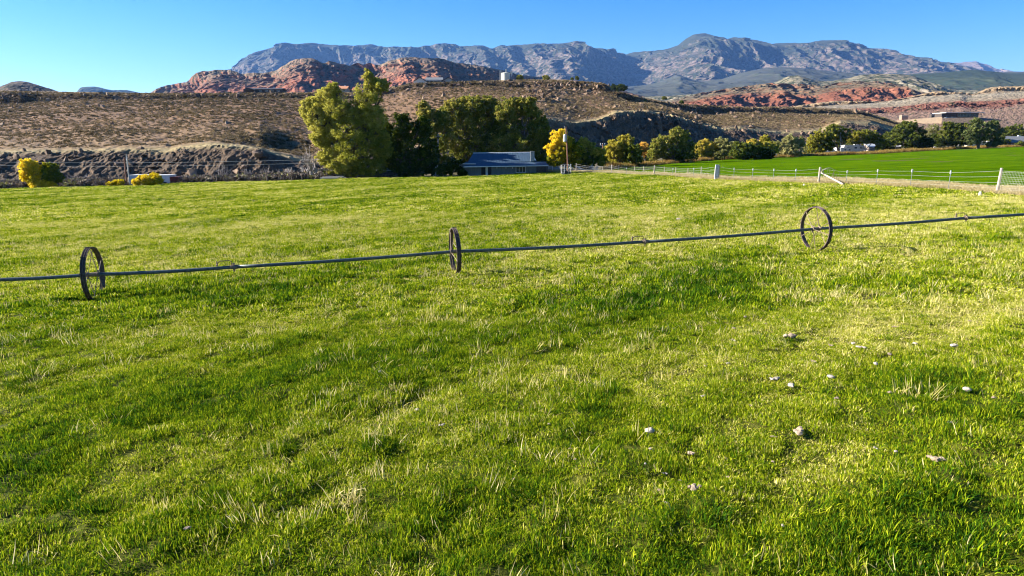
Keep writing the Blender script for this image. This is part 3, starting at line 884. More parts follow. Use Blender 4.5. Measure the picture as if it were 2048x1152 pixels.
# denser straw bunches
sx_, sy_ = [], []
for a_, b_, n_, w_, h_ in ((1240, 470, 26, 25, 8), (1560, 505, 20, 14, 14), (1640, 590, 26, 45, 12), (1435, 525, 14, 10, 16), (1530, 525, 12, 8, 14), (1420, 470, 18, 30, 8), (1180, 455, 22, 60, 8), (1640, 470, 14, 25, 8), (2000, 540, 26, 60, 20), (1720, 490, 14, 40, 8), (860, 640, 10, 30, 10),
                        (760, 880, 9, 14, 18), (690, 1000, 9, 20, 20), (1850, 500, 20, 90, 14), (560, 560, 10, 60, 10), (320, 525, 8, 12, 6), (760, 515, 16, 90, 10), (1010, 560, 14, 90, 12), (1240, 560, 20, 80, 12), (1900, 600, 22, 70, 15), (430, 535, 10, 30, 6), (1840, 800, 8, 30, 20), (90, 600, 10, 50, 10)):
    for _ in range(n_):
        q = on_ground(a_ + rng.normal(0, w_), b_ + rng.normal(0, h_) * .5 + 4); sx_.append(q.x); sy_.append(q.y)
sx_, sy_ = np.array(sx_), np.array(sy_); k = in_meadow(sx_, sy_); sx_, sy_ = sx_[k], sy_[k]
lay('straw_bunches', sx_, sy_, rng.uniform(0.9, 1.6, len(sx_)), rng.uniform(0, .8, len(sx_)), straw_m, 'denser bunches of pale straw stems beyond the pipe and at the right', tilt=0.25, zs=rng.uniform(0.5, 1.3, len(sx_)))

# dry grass verge along the wire fence
m_verge = instmat('verge_straw', [(0, (0.24, 0.19, 0.08)), (0.5, (0.42, 0.34, 0.16)), (1, (0.56, 0.47, 0.26))], trans=0.25)
n = 9000
tt = rng.uniform(0, 1, n) ** 0.8; seg = np.interp(tt, np.linspace(0, 1, len(FPX)), np.arange(len(FPX)))
bx = np.interp(seg, np.arange(len(FPX)), FPX); by = np.interp(seg, np.arange(len(FPX)), FPY)
off = np.abs(rng.normal(0, 1, n)) * (2.2 + 0.03 * by) * 0.8 - 0.6
br = np.hypot(bx, by); X = bx + bx / br * off; Y = by + by / br * off
verge_m = [blades('verge_grass', 60, 0.45, 0.25, 0.75, 0.022, 0.35, m_verge, 400 + i, 0.4) for i in range(5)]
hmod = np.clip(0.55 + 0.9 * fbm(X * 0.25, Y * 0.25, o=3, seed=97), 0.25, 1.6)
lay('dry_verge_grass', X, Y, rng.uniform(0.7, 1.2, n), rng.uniform(0.2, 1, n), verge_m, 'band of tall bleached dry grass along the foot of the wire fence', zs=hmod * 0.85)

# rusty weeds along the far side of the crop field and left edge
m_weed = instmat('rusty_weeds', [(0, (0.14, 0.075, 0.02)), (0.5, (0.26, 0.16, 0.045)), (1, (0.34, 0.28, 0.08))], trans=0.3)
weed_m = [blades('weeds', 90, 0.8, 0.4, 1.5, 0.10, 0.5, m_weed, 410 + i, 0.4) for i in range(4)]
px = rng.uniform(1215, 2300, 2600); py = itp(EDGE, px) - np.abs(rng.normal(0, 0.8, len(px)))
X, Y = gray(px, py)
lay('rusty_weeds', X, Y, rng.uniform(0.7, 1.3, len(X)), rng.uniform(0, 1, len(X)), weed_m, 'rust brown weeds along the far edge of the bright crop field', 'weeds', zs=np.clip(0.8 + 0.9 * fbm(X * 0.08, Y * 0.08, o=2, seed=99), 0.3, 1.7))

# sagebrush on the near hill, and rocks
m_sage = instmat('sagebrush_leaves', [(0, (0.05, 0.047, 0.026)), (0.4, (0.13, 0.10, 0.052)), (0.7, (0.24, 0.18, 0.095)), (1, (0.34, 0.26, 0.15))], trans=0.15)


def shrublet(name, n, m, seed, w=0.16):
    r = np.random.default_rng(seed)
    d = r.normal(0, 1, (n, 3)); d[:, 2] = np.abs(d[:, 2]) * 0.8; d /= np.linalg.norm(d, axis=1)[:, None]
    c = d * r.uniform(0.3, 0.6, (n, 1)); c[:, 2] *= 0.85
    u = np.cross(d, r.normal(0, 1, (n, 3))); u /= np.linalg.norm(u, axis=1)[:, None]
    v = d + 0.3 * r.normal(0, 1, (n, 3)); v /= np.linalg.norm(v, axis=1)[:, None]
    V = np.stack([c - u * w, c + u * w, c + v * w * 2], 1).reshape(-1, 3)
    me = fast_mesh(name, V, np.arange(3 * n).reshape(-1, 3), False, {'blade': ('POINT', 'FLOAT', np.repeat(r.uniform(0, 1, n), 3))})
    me.materials.append(m); return me


def rockmesh(name, m, seed, npts=16, flat=0.7):
    import bmesh
    r = random.Random(seed)
    bm = bmesh.new()
    for i in range(npts):
        v = Vector((r.gauss(0, 1), r.gauss(0, 1), r.gauss(0, 1))).normalized() * r.uniform(0.38, 0.55)
        bm.verts.new((v.x * 1.1, v.y, v.z * flat))
    bmesh.ops.convex_hull(bm, input=bm.verts)
    me = bpy.data.meshes.new(name); bm.to_mesh(me); bm.free()
    me.materials.append(m); return me


sage = [shrublet('sage', 46, m_sage, 430 + i) for i in range(5)]
n = 90000
nr, nc = GN_.shape[:2]
pxs = rng.uniform(0.02, 0.995, n) * (nc - 1); tr = rng.uniform(70, nr - 20, n)
i0, j0 = tr.astype(int), pxs.astype(int)
Pn = GN_[i0, j0] + (GN_[np.minimum(i0 + 1, nr - 1), j0] - GN_[i0, j0]) * rng.uniform(0, 1, (n, 1)) + (GN_[i0, np.minimum(j0 + 1, nc - 1)] - GN_[i0, j0]) * rng.uniform(0, 1, (n, 1))
tb = TN_[i0, j0]
qx, qy, _ = project(Pn[:, 0], Pn[:, 1], Pn[:, 2])
bare = np.exp(-(((qx - 800) / 70) ** 2 + ((qy - 205) / 26) ** 2))
den = np.clip(0.55 + 0.8 * fbm(Pn[:, 0] / 25, Pn[:, 1] / 25, o=3, seed=441), 0.12, 1) * (1 - 0.85 * bare) * np.where(tb < 2, 1, 0.85)
k = rng.uniform(0, 1, n) < den
gully = np.exp(-(((qx - 560) / 70) ** 2 + ((qy - 282 - (qx - 560) * 0.12) / 16) ** 2))
sz = rng.uniform(0.4, 0.95, n) * (1 + 0.9 * gully) * (0.75 + Pn[:, 1] / 800)
tn = np.clip(0.70 + 0.5 * fbm(Pn[:, 0] / 40, Pn[:, 1] / 40, o=2, seed=443) + rng.normal(0, 0.15, n) - 0.5 * gully + 0.25 * (tb < 1.7) - 0.15 * (tb > 2.4), 0, 1)
Pn, sz, tn = Pn[k], sz[k], tn[k]; n = len(Pn)
scatter('sagebrush', Pn, np.stack([0 * sz, 0 * sz, rng.uniform(0, 6.28, n)], 1), np.stack([sz, sz, sz * 0.8], 1), rng.integers(0, 5, n), tn,
        proto_coll('sage_kinds', sage), 'low tan and grey sagebrush scattered over the brown hillside', 'sagebrush')
m_brush = instmat('brush_twigs', [(0, (0.07, 0.055, 0.045)), (0.5, (0.15, 0.125, 0.10)), (0.8, (0.24, 0.20, 0.16)), (1, (0.20, 0.20, 0.07))], trans=0.1)
brush = [shrublet('brush', 90, m_brush, 470 + i, 0.10) for i in range(4)]
px = rng.uniform(-80, 790, 3000); px = px[(px < 245) | (px > 362)]; pe = itp(EDGE, px); ex, ey = gray(px, pe); dd = rng.uniform(0.5, 22, len(px)) ** 1.0
X = ex * (1 + dd / ey); Y = ey + dd
sz = rng.uniform(0.8, 2.6, len(X))
scatter('brush', np.stack([X, Y, gz(X, Y) - .1 + np.clip((Y - 128) * .05, 0, 2)], 1), np.stack([0 * X, 0 * X, rng.uniform(0, 6.28, len(X))], 1), np.stack([sz, sz, sz * .85], 1), rng.integers(0, 4, len(X)), rng.uniform(0, 1, len(X)) ** 1.3, proto_coll('brush_kinds', brush),
        'tangle of grey brown brush between the meadow and the rocky left bank', 'brush')
m_boul = simple('boulder_rock', (0.08, 0.053, 0.036), (0.25, 0.168, 0.105), 0.8, 0.9, bmp=0.05)
bo = [rockmesh('boulder', m_boul, 450 + i) for i in range(5)]
n = 30000
pxs = rng.uniform(0.02, 0.995, n) * (nc - 1); tr = rng.uniform(4, nr - 26, n); i0, j0 = tr.astype(int), pxs.astype(int)
Pb = GN_[i0, j0].copy(); tb = TN_[i0, j0]; Pb[:, :2] += rng.uniform(-0.5, 0.5, (n, 2))
qx, qy, _ = project(Pb[:, 0], Pb[:, 1], Pb[:, 2])
den = 0.14 * np.exp(-((tb - 0.65) / 0.4) ** 2) + 0.25 * np.exp(-((tb - 3.5) / 0.6) ** 2) + 0.02 \
    + 0.9 * np.exp(-(((qx - 1085) / 40) ** 2 + ((qy - 195) / 18) ** 2)) + 0.5 * np.exp(-(((qx - 1160) / 100) ** 2 + ((qy - 176) / 10) ** 2)) + 0.6 * np.exp(-(((qx - 1290) / 150) ** 2 + ((qy - 262) / 34) ** 2))
k = rng.uniform(0, 1, n) < den; Pb = Pb[k]; n = len(Pb)
sz = (0.25 + rng.uniform(0, 1.0, n) ** 5 * 2.2) * (0.6 + Pb[:, 1] / 450)
scatter('boulders', Pb, rng.uniform(0, 6.28, (n, 3)), np.stack([sz * rng.uniform(0.8, 1.3, n), sz, sz], 1), rng.integers(0, 5, n), rng.uniform(0, 1, n),
        proto_coll('boulder_kinds', bo), 'broken basalt boulders on the cliff bands of the brown hill', 'boulders')

# ------------------------------------------------------------------ irrigation line on wheels
m_pipe = simple('galvanised_pipe', (0.11, 0.13, 0.12), (0.05, 0.06, 0.06), 9, 0.5, 0.35, lo=0.4, hi=0.7)
m_steel = simple('weathered_steel', (0.12, 0.085, 0.07), (0.05, 0.035, 0.03), 14, 0.6, 0.1)
m_rust = simple('rusty_fitting', (0.26, 0.19, 0.13), (0.12, 0.085, 0.065), 20, 0.6, 0.2)
def on_line(px, py):
    a, b_ = ray(px, py)
    Y = 22.4 / (1 - 0.227 * a)
    return Vector((a * Y, Y, H + b_ * Y))
irr = thing('irrigation_line', on_line(910, 503) - Vector((0, 0, 0.8)), 'long grey irrigation pipe on three spoked steel wheels crossing the meadow', 'irrigation line')
irr0 = irr.location.copy()
nodes = [(-420, 582), (-60, 561), (186, 549), (468, 534), (910, 503), (1290, 483.5), (1632, 457.5), (1932, 436), (2230, 414)]
LP = [on_line(*q) - irr0 for q in nodes]
for a_, b_ in ((0, 3), (3, 5), (5, 7), (7, 8)):
    pts = []
    for i in range(a_, b_):
        for t in np.linspace(0, 1, 8, endpoint=(i == b_ - 1)):
            q = LP[i].lerp(LP[i + 1], t); q.z -= 0.03 * math.sin(math.pi * t); pts.append(q)
    MB().tube(pts, 0.052, 14).build('pipe_section', m_pipe, irr, True)
axd = (LP[6] - LP[2]); axd.z = 0; axd.normalize()
WT = (0.02, 0.035, 0.02)
for wi, (k, R) in enumerate(((2, 0.80), (4, 0.76), (6, 0.80))):
    c = LP[k]
    d = (LP[k + 1] - LP[k - 1]).normalized()
    d = (Vector((d.x * math.cos(WT[wi]) - d.y * math.sin(WT[wi]), d.x * math.sin(WT[wi]) + d.y * math.cos(WT[wi]), d.z)))
    rim = MB()
    # channel shaped rim with three raised ribs
    w = 0.068; prof = [(R - 0.02, -w), (R + 0.012, -w), (R + 0.012, -w * 0.72), (R - 0.012, -w * 0.66), (R - 0.012, -w * .22), (R + 0.010, -w * .16), (R + 0.010, w * .16), (R - 0.012, w * .22), (R - 0.012, w * 0.66), (R + 0.012, w * 0.72), (R + 0.012, w), (R - 0.02, w), (R - 0.022, 0)]
    rim.revolve(prof, c, d, 72)
    side = d.cross(Vector((0, 0, 1))).normalized(); up = side.cross(d).normalized()
    wheel = rim.build('wheel', m_steel, irr, False, ['', '', ''][wi] or None)
    for j in range(10):
        t = 2 * math.pi * (j + 0.32 + 0.2 * wi) / 10
        e = side * math.cos(t) + up * math.sin(t)
        tang = d.cross(e).normalized()
        s_ = -1 if j % 2 else 1
        MB().tube([c + d * (0.13 * s_) + e * 0.06, c + d * (0.045 * s_) + e * (R - 0.01)], 0.011, 6).build('spoke', m_rust, wheel)
        MB().tube([c + e * (R + 0.018) - d * 0.085, c + e * (R + 0.018) + d * 0.085], 0.012, 6).build('cleat', m_steel, wheel)
    hub = MB().revolve([(0.05, -0.16), (0.085, -0.16), (0.085, -0.12), (0.062, -0.11), (0.062, 0.11), (0.085, 0.12), (0.085, 0.16), (0.05, 0.16)], c, d, 20)
    hub.box(c + up * 0.09 + d * 0.14, (0.04, 0.05, 0.07)); hub.box(c - up * 0.09 - d * 0.14, (0.04, 0.05, 0.07))
    hub.build('hub', m_rust, wheel)
for k in (3, 5, 7):
    c = LP[k]; d = (LP[k + 1] - LP[k - 1]).normalized(); side = d.cross(Vector((0, 0, 1))).normalized()
    cp = MB().revolve([(0.05, -0.09), (0.062, -0.085), (0.064, -0.03), (0.092, -0.025), (0.092, 0.012), (0.066, 0.02), (0.064, 0.10), (0.05, 0.105)], c, d, 20)
    cp.box(c + Vector((0, 0, 0.10)) - d * 0.005, (0.05, 0.06, 0.05)); cp.box(c - Vector((0, 0, 0.10)), (0.04, 0.05, 0.05))
    cpo = cp.build('coupler', m_rust, irr)
    # leveller arm with sprinkler head
    z = Vector((0, 0, 1))
    b0 = c - d * 0.07
    arm = MB().tube([b0 + z * 0.05, b0 + z * 0.17, b0 + z * 0.20 - d * 0.03, b0 + z * 0.21 - d * 0.08, b0 + z * 0.205 - d * 0.30, b0 + z * 0.18 - d * 0.36, b0 + z * 0.13 - d * 0.39], 0.013, 8)
    armo = arm.build('sprinkler_arm', m_steel, irr, True)
    q = b0 - d * 0.41
    MB().tube([q + z * 0.06, q + z * 0.10, q + z * 0.13, q + z * 0.17, q + z * 0.22], [0.03, 0.034, 0.016, 0.022, 0.012], 10).build('sprinkler_head', m_rust, armo)

# ------------------------------------------------------------------ fences
m_wood = simple('bleached_wood', (0.42, 0.37, 0.30), (0.22, 0.18, 0.14), 5, 0.9, bmp=0.01, stretch=(4, 4, 0.6))
m_dkwood = simple('dark_wood', (0.13, 0.10, 0.075), (0.06, 0.045, 0.035), 5, 0.9, bmp=0.01, stretch=(4, 4, 0.6))
m_tpost = simple('painted_post', (0.30, 0.32, 0.30), (0.2, 0.2, 0.19), 8, 0.6)
m_white = simple('white_paint', (0.62, 0.61, 0.58), (0.45, 0.43, 0.40), 3, 0.6)
m_wire = simple('fence_wire', (0.62, 0.60, 0.52), (0.45, 0.43, 0.38), 5, 0.4, 0.3)
m_pipewhite = simple('white_pipe', (0.72, 0.71, 0.68), (0.5, 0.48, 0.45), 4, 0.5)


def gp(px, py):
    p_ = on_ground(px, py); p_.z = float(gz(p_.x, p_.y)); return p_


def span(p_, npx):
    """world length of npx photograph pixels at point p_"""
    d = p_.y * CP - (p_.z - H) * SP
    return npx * d / F


def wire_mesh(tops, fr, r):
    mb = MB()
    for f_ in fr:
        pts = []
        for i in range(len(tops) - 1):
            (a_, b_), (c_, d_) = tops[i], tops[i + 1]
            for t in (0, 0.33, 0.66):
                q = (a_.lerp(b_, f_)).lerp(c_.lerp(d_, f_), t); q.z -= 0.02 * math.sin(t * math.pi) * (1 if t else 0); pts.append(q)
        pts.append(tops[-1][0].lerp(tops[-1][1], f_))
        rr_ = [r * max(0.5, q.y / 60) for q in pts]
        mb.tube(pts, rr_, 4, False)
    return mb


fence_px = [(1152, 327.5, 344.5, 'w'), (1187, 333, 346, 't'), (1222.5, 330, 347.5, 'w'), (1252.7, 335, 350, 't'), (1307.6, 331.5, 351.5, 'w'), (1345, 337, 354, 't'), (1386.5, 336, 356, 't'),
            (1436, 332, 360.5, 'n'), (1466.8, 336.6, 360.8, 't'), (1504, 337, 361.5, 't'), (1546, 337.4, 363, 't'), (1590, 337.5, 364.5, 't'), (1636.5, 334.5, 367, 'W'), (1691.5, 341, 368, 't'), (1752, 339, 371, 't'), (1820, 339, 375.5, 't'),
            (1896, 342, 379.5, 't'), (1993, 336.5, 387.5, 'W'), (2065, 341, 392, 't'), (2140, 342, 397, 'W')]
fence = thing('wire_fence', gp(1636.5, 366.5), 'long barbed wire fence with thin white topped posts in front of the bright green crop', 'fence')
tops = []
for px_, ty, by_, kind in fence_px:
    base = gp(px_, by_) - fence.location; hh = span(base + fence.location, by_ - ty)
    lean = 0.02
    if kind in 'wW': lean = 0.05 if px_ == 1993 else 0.03
    top = base + Vector((hh * lean + random.uniform(-.02, .02), 0, hh))
    tops.append((base, top))
    if kind == 'n': continue
    if kind in 'wW':
        r = 0.10 if kind == 'W' else 0.08
        f_ = MB().tube([base - Vector((0, 0, 0.3)), base.lerp(top, 0.5) + Vector((0.01, 0, 0)), top, top + Vector((0, 0, 0.02))], [r * 1.05, r, r * 0.92, r * 0.6], 10)
        f_.build('wooden_post', m_wood, fence, label='stout bleached wooden fence post')
    else:
        f_ = MB()
        for sx, sy in ((0.05, 0.008), (0.008, 0.045)):
            f_.box(base.lerp(top, 0.5), (sx * 0.9, sy, hh), tilt=lean)
        po = f_.build('metal_post', m_tpost, fence)
        MB().box(base.lerp(top, 0.92), (0.085, 0.075, hh * 0.17), tilt=lean).build('post_cap', m_white, po)
wire_mesh(tops, (0.90, 0.68, 0.45, 0.25), 0.010).build('wire', m_wire, fence)
mesh_ = MB()
a0, a1 = tops[-3], tops[-1]
for i in range(1, 46):
    t = i / 46
    q0, q1 = a0[0].lerp(a1[0], t), a0[1].lerp(a1[1], t); mesh_.tube([q0, q0.lerp(q1, 0.9)], 0.0035, 4, False)
for f_ in (0.1, 0.18, 0.34, 0.52, 0.6, 0.76, 0.84): mesh_.tube([a0[0].lerp(a0[1], f_), a1[0].lerp(a1[1], f_)], 0.0035, 4, False)
mesh_.build('netting', m_wire, fence, label='square wire netting right of the thick post')

back = thing('back_fence', gp(1287, 341.5), 'low wire fence with short posts farther back near the yellow trees', 'fence')
tops = []
for px_, ty, by_ in [(1106, 329, 342), (1173, 333, 340.5), (1205, 333, 341), (1237.5, 331, 341), (1269.6, 333, 342), (1287.4, 333, 342.5), (1328.5, 334, 345), (1351, 335, 347), (1375.8, 336, 349), (1401.7, 334, 352), (1432, 338, 357)]:
    base = gp(px_, by_) - back.location; hh = span(base + back.location, by_ - ty); top = base + Vector((random.uniform(-.03, .03), 0, hh)); tops.append((base, top))
    MB().tube([base - Vector((0, 0, .2)), top], [0.06, 0.05], 8).build('post', m_wood, back)
wire_mesh(tops, (0.88, 0.6, 0.35), 0.011).build('wire', m_wire, back)

# white pipe fence left of the trough
pf = thing('pipe_fence', gp(1106, 343), 'white pipe rail fence between the blue roofed house and the trough', 'fence')
o0 = pf.location
A, B = at(1106, 328, o0.y) - o0, at(1150, 328.5, o0.y + 1) - o0
for q, t_ in ((1106, 0), (1150, 1)):
    b_ = gp(q, 343.5) - o0; b_.y = 0 + t_
    MB().tube([b_ - Vector((0, 0, .4)), b_ + Vector((0, 0, span(o0, 15)))], 0.09, 8).build('post', m_pipewhite, pf)
lean_ = MB().tube([at(1122, 342, o0.y) - o0, at(1113, 325, o0.y) - o0, at(1112, 322, o0.y) - o0], 0.07, 8); lean_.build('leaning_post', m_pipewhite, pf)
for yy in (333, 338): MB().tube([at(1106, yy, o0.y) - o0, at(1205, yy + 1.0, o0.y + 3) - o0], 0.045, 6).build('rail', m_pipewhite, pf)

bp = gp(1432.7, 360.5); hh = span(bp, 29)
wb = thing('gate_post', bp, 'broad white board post standing in the fence, brightest of all', 'post')
MB().box((-.02, 0, hh / 2), (0.42, 0.16, hh + .1), tilt=0.02).build('board', m_white, wb)
MB().tube([(0.27, 0.1, -.2), (0.29, 0.1, hh * 0.97)], 0.07, 8).build('side_post', m_wood, wb)
for z_ in (.8, .25): MB().box((0, -0.09, hh * z_), (0.1, 0.02, 0.06)).build('hinge', m_steel, wb)

lp = gp(1636.5, 366)
fallen = thing('brace_pole', lp, 'fallen bleached pole leaning down from the wooden fence post', 'pole')
e = gp(1686, 371)
e0 = at(1641, 345, lp.y - 0.25) - lp; e1 = e - lp + Vector((0, 0, 0.1))
MB().tube([e0, e0.lerp(e1, 0.5), e1], [0.07, 0.085, 0.095], 10).build('pole', m_wood, fallen)
arc = [at(q[0], q[1], lp.y - 0.2) - lp for q in ((1641, 345), (1646, 340), (1652, 337), (1658, 335.8), (1663, 336.5), (1667, 339))]
MB().tube(arc, [0.045, 0.045, 0.04, 0.035, 0.03, 0.02], 8).build('curved_branch', m_wood, fallen)
tw = MB()
for k in range(9):
    t = 0.15 + 0.08 * k; q = e0.lerp(e1, t); a_ = random.uniform(-0.6, 0.9)
    tw.tube([q, q + Vector((a_ * .5, .1, random.uniform(.25, .7))), q + Vector((a_ * 0.9, .1, random.uniform(.5, 1.0)))], [0.02, 0.014, 0.008], 5)
tw.build('twigs', m_dkwood, fallen)

for (px_, ty, by_, r, lab) in ((1959.5, 383.5, 393, 0.09, 'short white stake in the grass just left of the thick end post'), (1608, 368, 373, 0.06, 'tiny white stub standing in the grass left of the fallen pole')):
    q = gp(px_, by_); h_ = span(q, by_ - ty)
    MB().tube([(0, 0, -.1), (0, 0, h_ * 0.8), (0.01, 0, h_)], [r, r, r * 0.6], 10).build('stake', m_white)
    o = bpy.context.scene.objects[-1] if False else [k for k in COL.objects if k.name.startswith('stake')][-1]
    o.location = q; tag(o, lab, 'stake')

# trough with a white pipe cage
tp = gp(1133, 350)
tr_ = thing('water_trough', tp, 'dark round stock trough with a white pipe guard at the end of the meadow', 'trough')
m_tub = simple('tub_side', (0.05, 0.055, 0.055), (0.025, 0.028, 0.028), 3, 0.5)
m_tubl = simple('tub_side_pale', (0.30, 0.31, 0.30), (0.2, 0.2, 0.2), 3, 0.5)
W_ = span(tp, 20.5) / 2; hT = span(tp, 6.5)
MB().revolve([(W_ * 0.95, -.1), (W_, hT - .03), (W_ + .04, hT), (W_ - .04, hT), (W_ - .06, -.05), ], (0, W_, 0), (0, 0, 1), 28).build('tub', m_tub, tr_)
MB().box((-W_ * 0.6, 0.12, hT * 0.45), (W_ * 0.5, 0.06, hT * 0.7)).build('pale_left_half', m_tubl, tr_)  # paler slab over the left half of the tub
MB().revolve([(0.0, hT * 0.7), (W_ - .06, hT * 0.7)], (0, W_, 0), (0, 0, 1), 28, False).build('water', simple('trough_water', (0.03, 0.04, 0.05), None, 1, 0.1), tr_)
Wc = W_ * 0.95; hc = span(tp, 21)
for x_, y_ in ((-Wc, 0.1), (-Wc * 0.45, 0), (Wc * 0.35, 0), (Wc * 0.9, 0.1), (-Wc, 2 * W_ - .1), (Wc * 0.9, 2 * W_ - .1)):
    MB().tube([(x_, y_, hT * 0.5), (x_, y_, hc * (1 if x_ > 0 else 0.93))], 0.03, 6).build('upright', m_pipewhite, tr_)
for z_ in (0.93, 0.75, 0.58, 0.42):
    MB().tube([(-Wc, .1, hc * z_), (Wc * 0.35, 0, hc * z_)], 0.024, 6).build('rail', m_pipewhite, tr_)
MB().tube([(Wc * 0.35, 0, hc * .45), (Wc * 0.9, .1, hc * .9)], 0.035, 6).build('brace', m_pipewhite, tr_)
MB().tube([(Wc * 0.35, 0, hc * .9), (Wc * 0.9, .1, hc * .9)], 0.035, 6).build('rail', m_pipewhite, tr_)
q = gp(1170, 343)
lpz = MB().tube([at(1144.5, 330, q.y) - q, at(1158, 335, q.y) - q, Vector((0, 0, 0.15))], 0.09, 8).build('sloping_pipe', m_white); lpz.location = q
tag(lpz, 'thick white pipe sloping down to the ground right of the trough', 'pipe')

# ------------------------------------------------------------------ poles
m_polewood = simple('reddish_pole_wood', (0.28, 0.13, 0.08), (0.16, 0.08, 0.05), 4, 0.85, stretch=(4, 4, 0.5))
m_greymetal = simple('grey_metal', (0.45, 0.45, 0.44), (0.33, 0.33, 0.32), 4, 0.5, 0.3)


def pole(name, px0, py0, px1, py1, Y, r, m, label, cat='utility pole'):
    top, b_ = at(px0, py0, Y), at(px1, py1, Y)
    o = thing(name, b_, label, cat)
    MB().tube([Vector((0, 0, -1.2)), (top - b_) * 0.5, top - b_], [r * 1.15, r, r * 0.85], 10).build('pole', m, o)
    return o, top - b_
P1, t1 = pole('utility_pole', 1132, 253, 1136.5, 343, 112, 0.105, m_polewood, 'tall reddish utility pole with a white transformer beside the yellow tree')
ar = MB(); ar.box((t1.x, 0.12, t1.z - 0.5), (0.35, 0.1, 0.12)); ar.tube([t1 + Vector((-.1, 0, -.3)), t1 + Vector((-.3, 0, 0.1))], 0.05, 6); ar.build('bracket', m_greymetal, P1)
q = at(1131, 276, 112) - P1.location
MB().tube([q + Vector((-.12, -.2, -.55)), q + Vector((-.12, -.2, .45)), q + Vector((-.12, -.2, .6))], [0.26, 0.26, 0.12], 14).build('transformer', m_white, P1)
P2, t2 = pole('utility_pole', 1205.5, 288, 1205, 336, 135, 0.10, m_polewood, 'shorter reddish utility pole between the olive and pale green trees')
xa = MB(); xa.box((t2.x, 0.15, t2.z - .25), (1.0, .12, .14)); xa.build('crossarm', m_greymetal, P2)
for dx in (-.42, 0, .42): MB().tube([(t2.x + dx, .15, t2.z - .2), (t2.x + dx, .15, t2.z + .15)], 0.06, 8).build('insulator', m_white, P2)
P3, t3 = pole('light_pole', 1681.5, 262, 1682, 312, 235, 0.12, m_greymetal, 'grey pole with a white crossbar rising beside the parked trailers', 'light pole')
MB().box((t3.x, 0, t3.z + .05), (1.7, .25, .28)).build('crossbar', m_white, P3)
MB().tube([t3, t3 + Vector((0.1, 0, 1.1))], 0.05, 6).build('tip', m_greymetal, P3)
P4, t4 = pole('utility_pole', 248.5, 315, 253, 373, 112, 0.12, m_polewood, 'brown wooden pole, left one of the pair at the left edge of the meadow')
P5, t5 = pole('metal_pole', 252.8, 309, 260, 371, 114, 0.11, m_greymetal, 'pale grey leaning pole, right one of the pair at the left edge of the meadow')
for p_, t_ in ((P4, t4), (P5, t5)):
    MB().box((t_.x, 0, t_.z - .2), (.28, .1, .12)).build('bracket', m_steel, p_)
wl = MB()
for k, (za, zb) in enumerate(((322, 319), (329, 326))):
    pts = []
    for t in np.linspace(0, 1, 14):
        q = at(-140 + 780 * t, za + (zb - za) * t + 5 * math.sin(math.pi * t), 113); pts.append(q - P4.location)
    wl.tube(pts, 0.014, 4, False)
wlo = wl.build('overhead_wire', m_wire); wlo.location = P4.location; tag(wlo, 'two thin overhead wires strung past the pair of poles at the left', 'wire')
P6, t6 = pole('road_sign', 1351.3, 319, 1351.3, 327.5, 175, 0.05, m_greymetal, 'small white sign on a thin post in front of the big willow', 'sign')
MB().box((0, -0.07, t6.z - 0.28), (0.36, 0.04, 0.75)).build('sign_panel', m_white, P6)
P7, t7 = pole('yard_lamp', 1921.5, 268, 1921.5, 295, 272, 0.08, m_steel, 'yard lamp with a small white globe between the dark trees', 'lamp')
MB().revolve([(0.0, -.35), (.25, -.25), (.35, 0), (.25, .25), (0.0, .35)], t7 + Vector((0, -.1, 0)), (0, 0, 1), 14, False).build('globe', m_white, P7, True)

# ------------------------------------------------------------------ buildings
m_blue = simple('blue_metal_roof', (0.045, 0.082, 0.125), (0.033, 0.062, 0.098), 1.2, 0.65, 0.0, stretch=(6, 0.4, 0.4))
m_bwall = simple('pale_blue_wall', (0.15, 0.165, 0.16), (0.11, 0.12, 0.115), 1.5, 0.85, stretch=(5, 5, 0.6))
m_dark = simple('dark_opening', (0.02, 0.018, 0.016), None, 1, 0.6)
m_glass = simple('window_glass', (0.04, 0.055, 0.07), (0.02, 0.03, 0.04), 1, 0.12)
m_trim = simple('pale_trim', (0.6, 0.6, 0.57), (0.5, 0.5, 0.47), 3, 0.6)
m_brick = simple('chimney_stone', (0.34, 0.33, 0.30), (0.22, 0.21, 0.20), 4, 0.9, bmp=0.02)


def roof_sheet(name, quad, th, m, parent, ribs=0):
    q = [Vector(v) for v in quad]
    nrm = (q[1] - q[0]).cross(q[3] - q[0]).normalized()
    if nrm.z < 0: nrm = -nrm
    mb = MB().prism(q, nrm * th)
    for i in range(1, ribs):
        t = i / ribs
        a_, b_ = q[0].lerp(q[1], t) + nrm * (th + .015), q[3].lerp(q[2], t) + nrm * (th + .015)
        mb.tube([a_, b_], 0.013, 4)
    return mb.build(name, m, parent)


def window(parent, m_frame, x, y, z, w, h, ny=-1, bars=1, pane=None):
    fr = MB(); t = 0.08
    fr.box((x, y, z + h / 2), (w + t, 0.1, t)); fr.box((x, y, z - h / 2), (w + t, 0.1, t))
    fr.box((x - w / 2, y, z), (t, 0.098, h - t)); fr.box((x + w / 2, y, z), (t, 0.098, h - t))
    for i in range(1, bars + 1): fr.box((x - w / 2 + w * i / (bars + 1), y, z), (0.05, 0.06, h - t))
    f_ = fr.build('window', m_frame, parent)
    MB().box((x, y + 0.02, z), (w - t, 0.03, h - t)).build('pane', pane or m_glass, f_)
    return f_


HY = 116.0
def hp(px, py, dy=0.0): return at(px, py, HY + dy) - hloc
hloc = Vector((0, 0, 0)); hloc = at(1000, 352, HY)
house = thing('house', hloc, 'long single storey house with a blue metal roof at the end of the meadow', 'house')
wl_ = MB()
x0, x1 = hp(918, 350).x, hp(1070, 350).x
zt = hp(1000, 331).z
wt = 0.2; D_ = 7.0
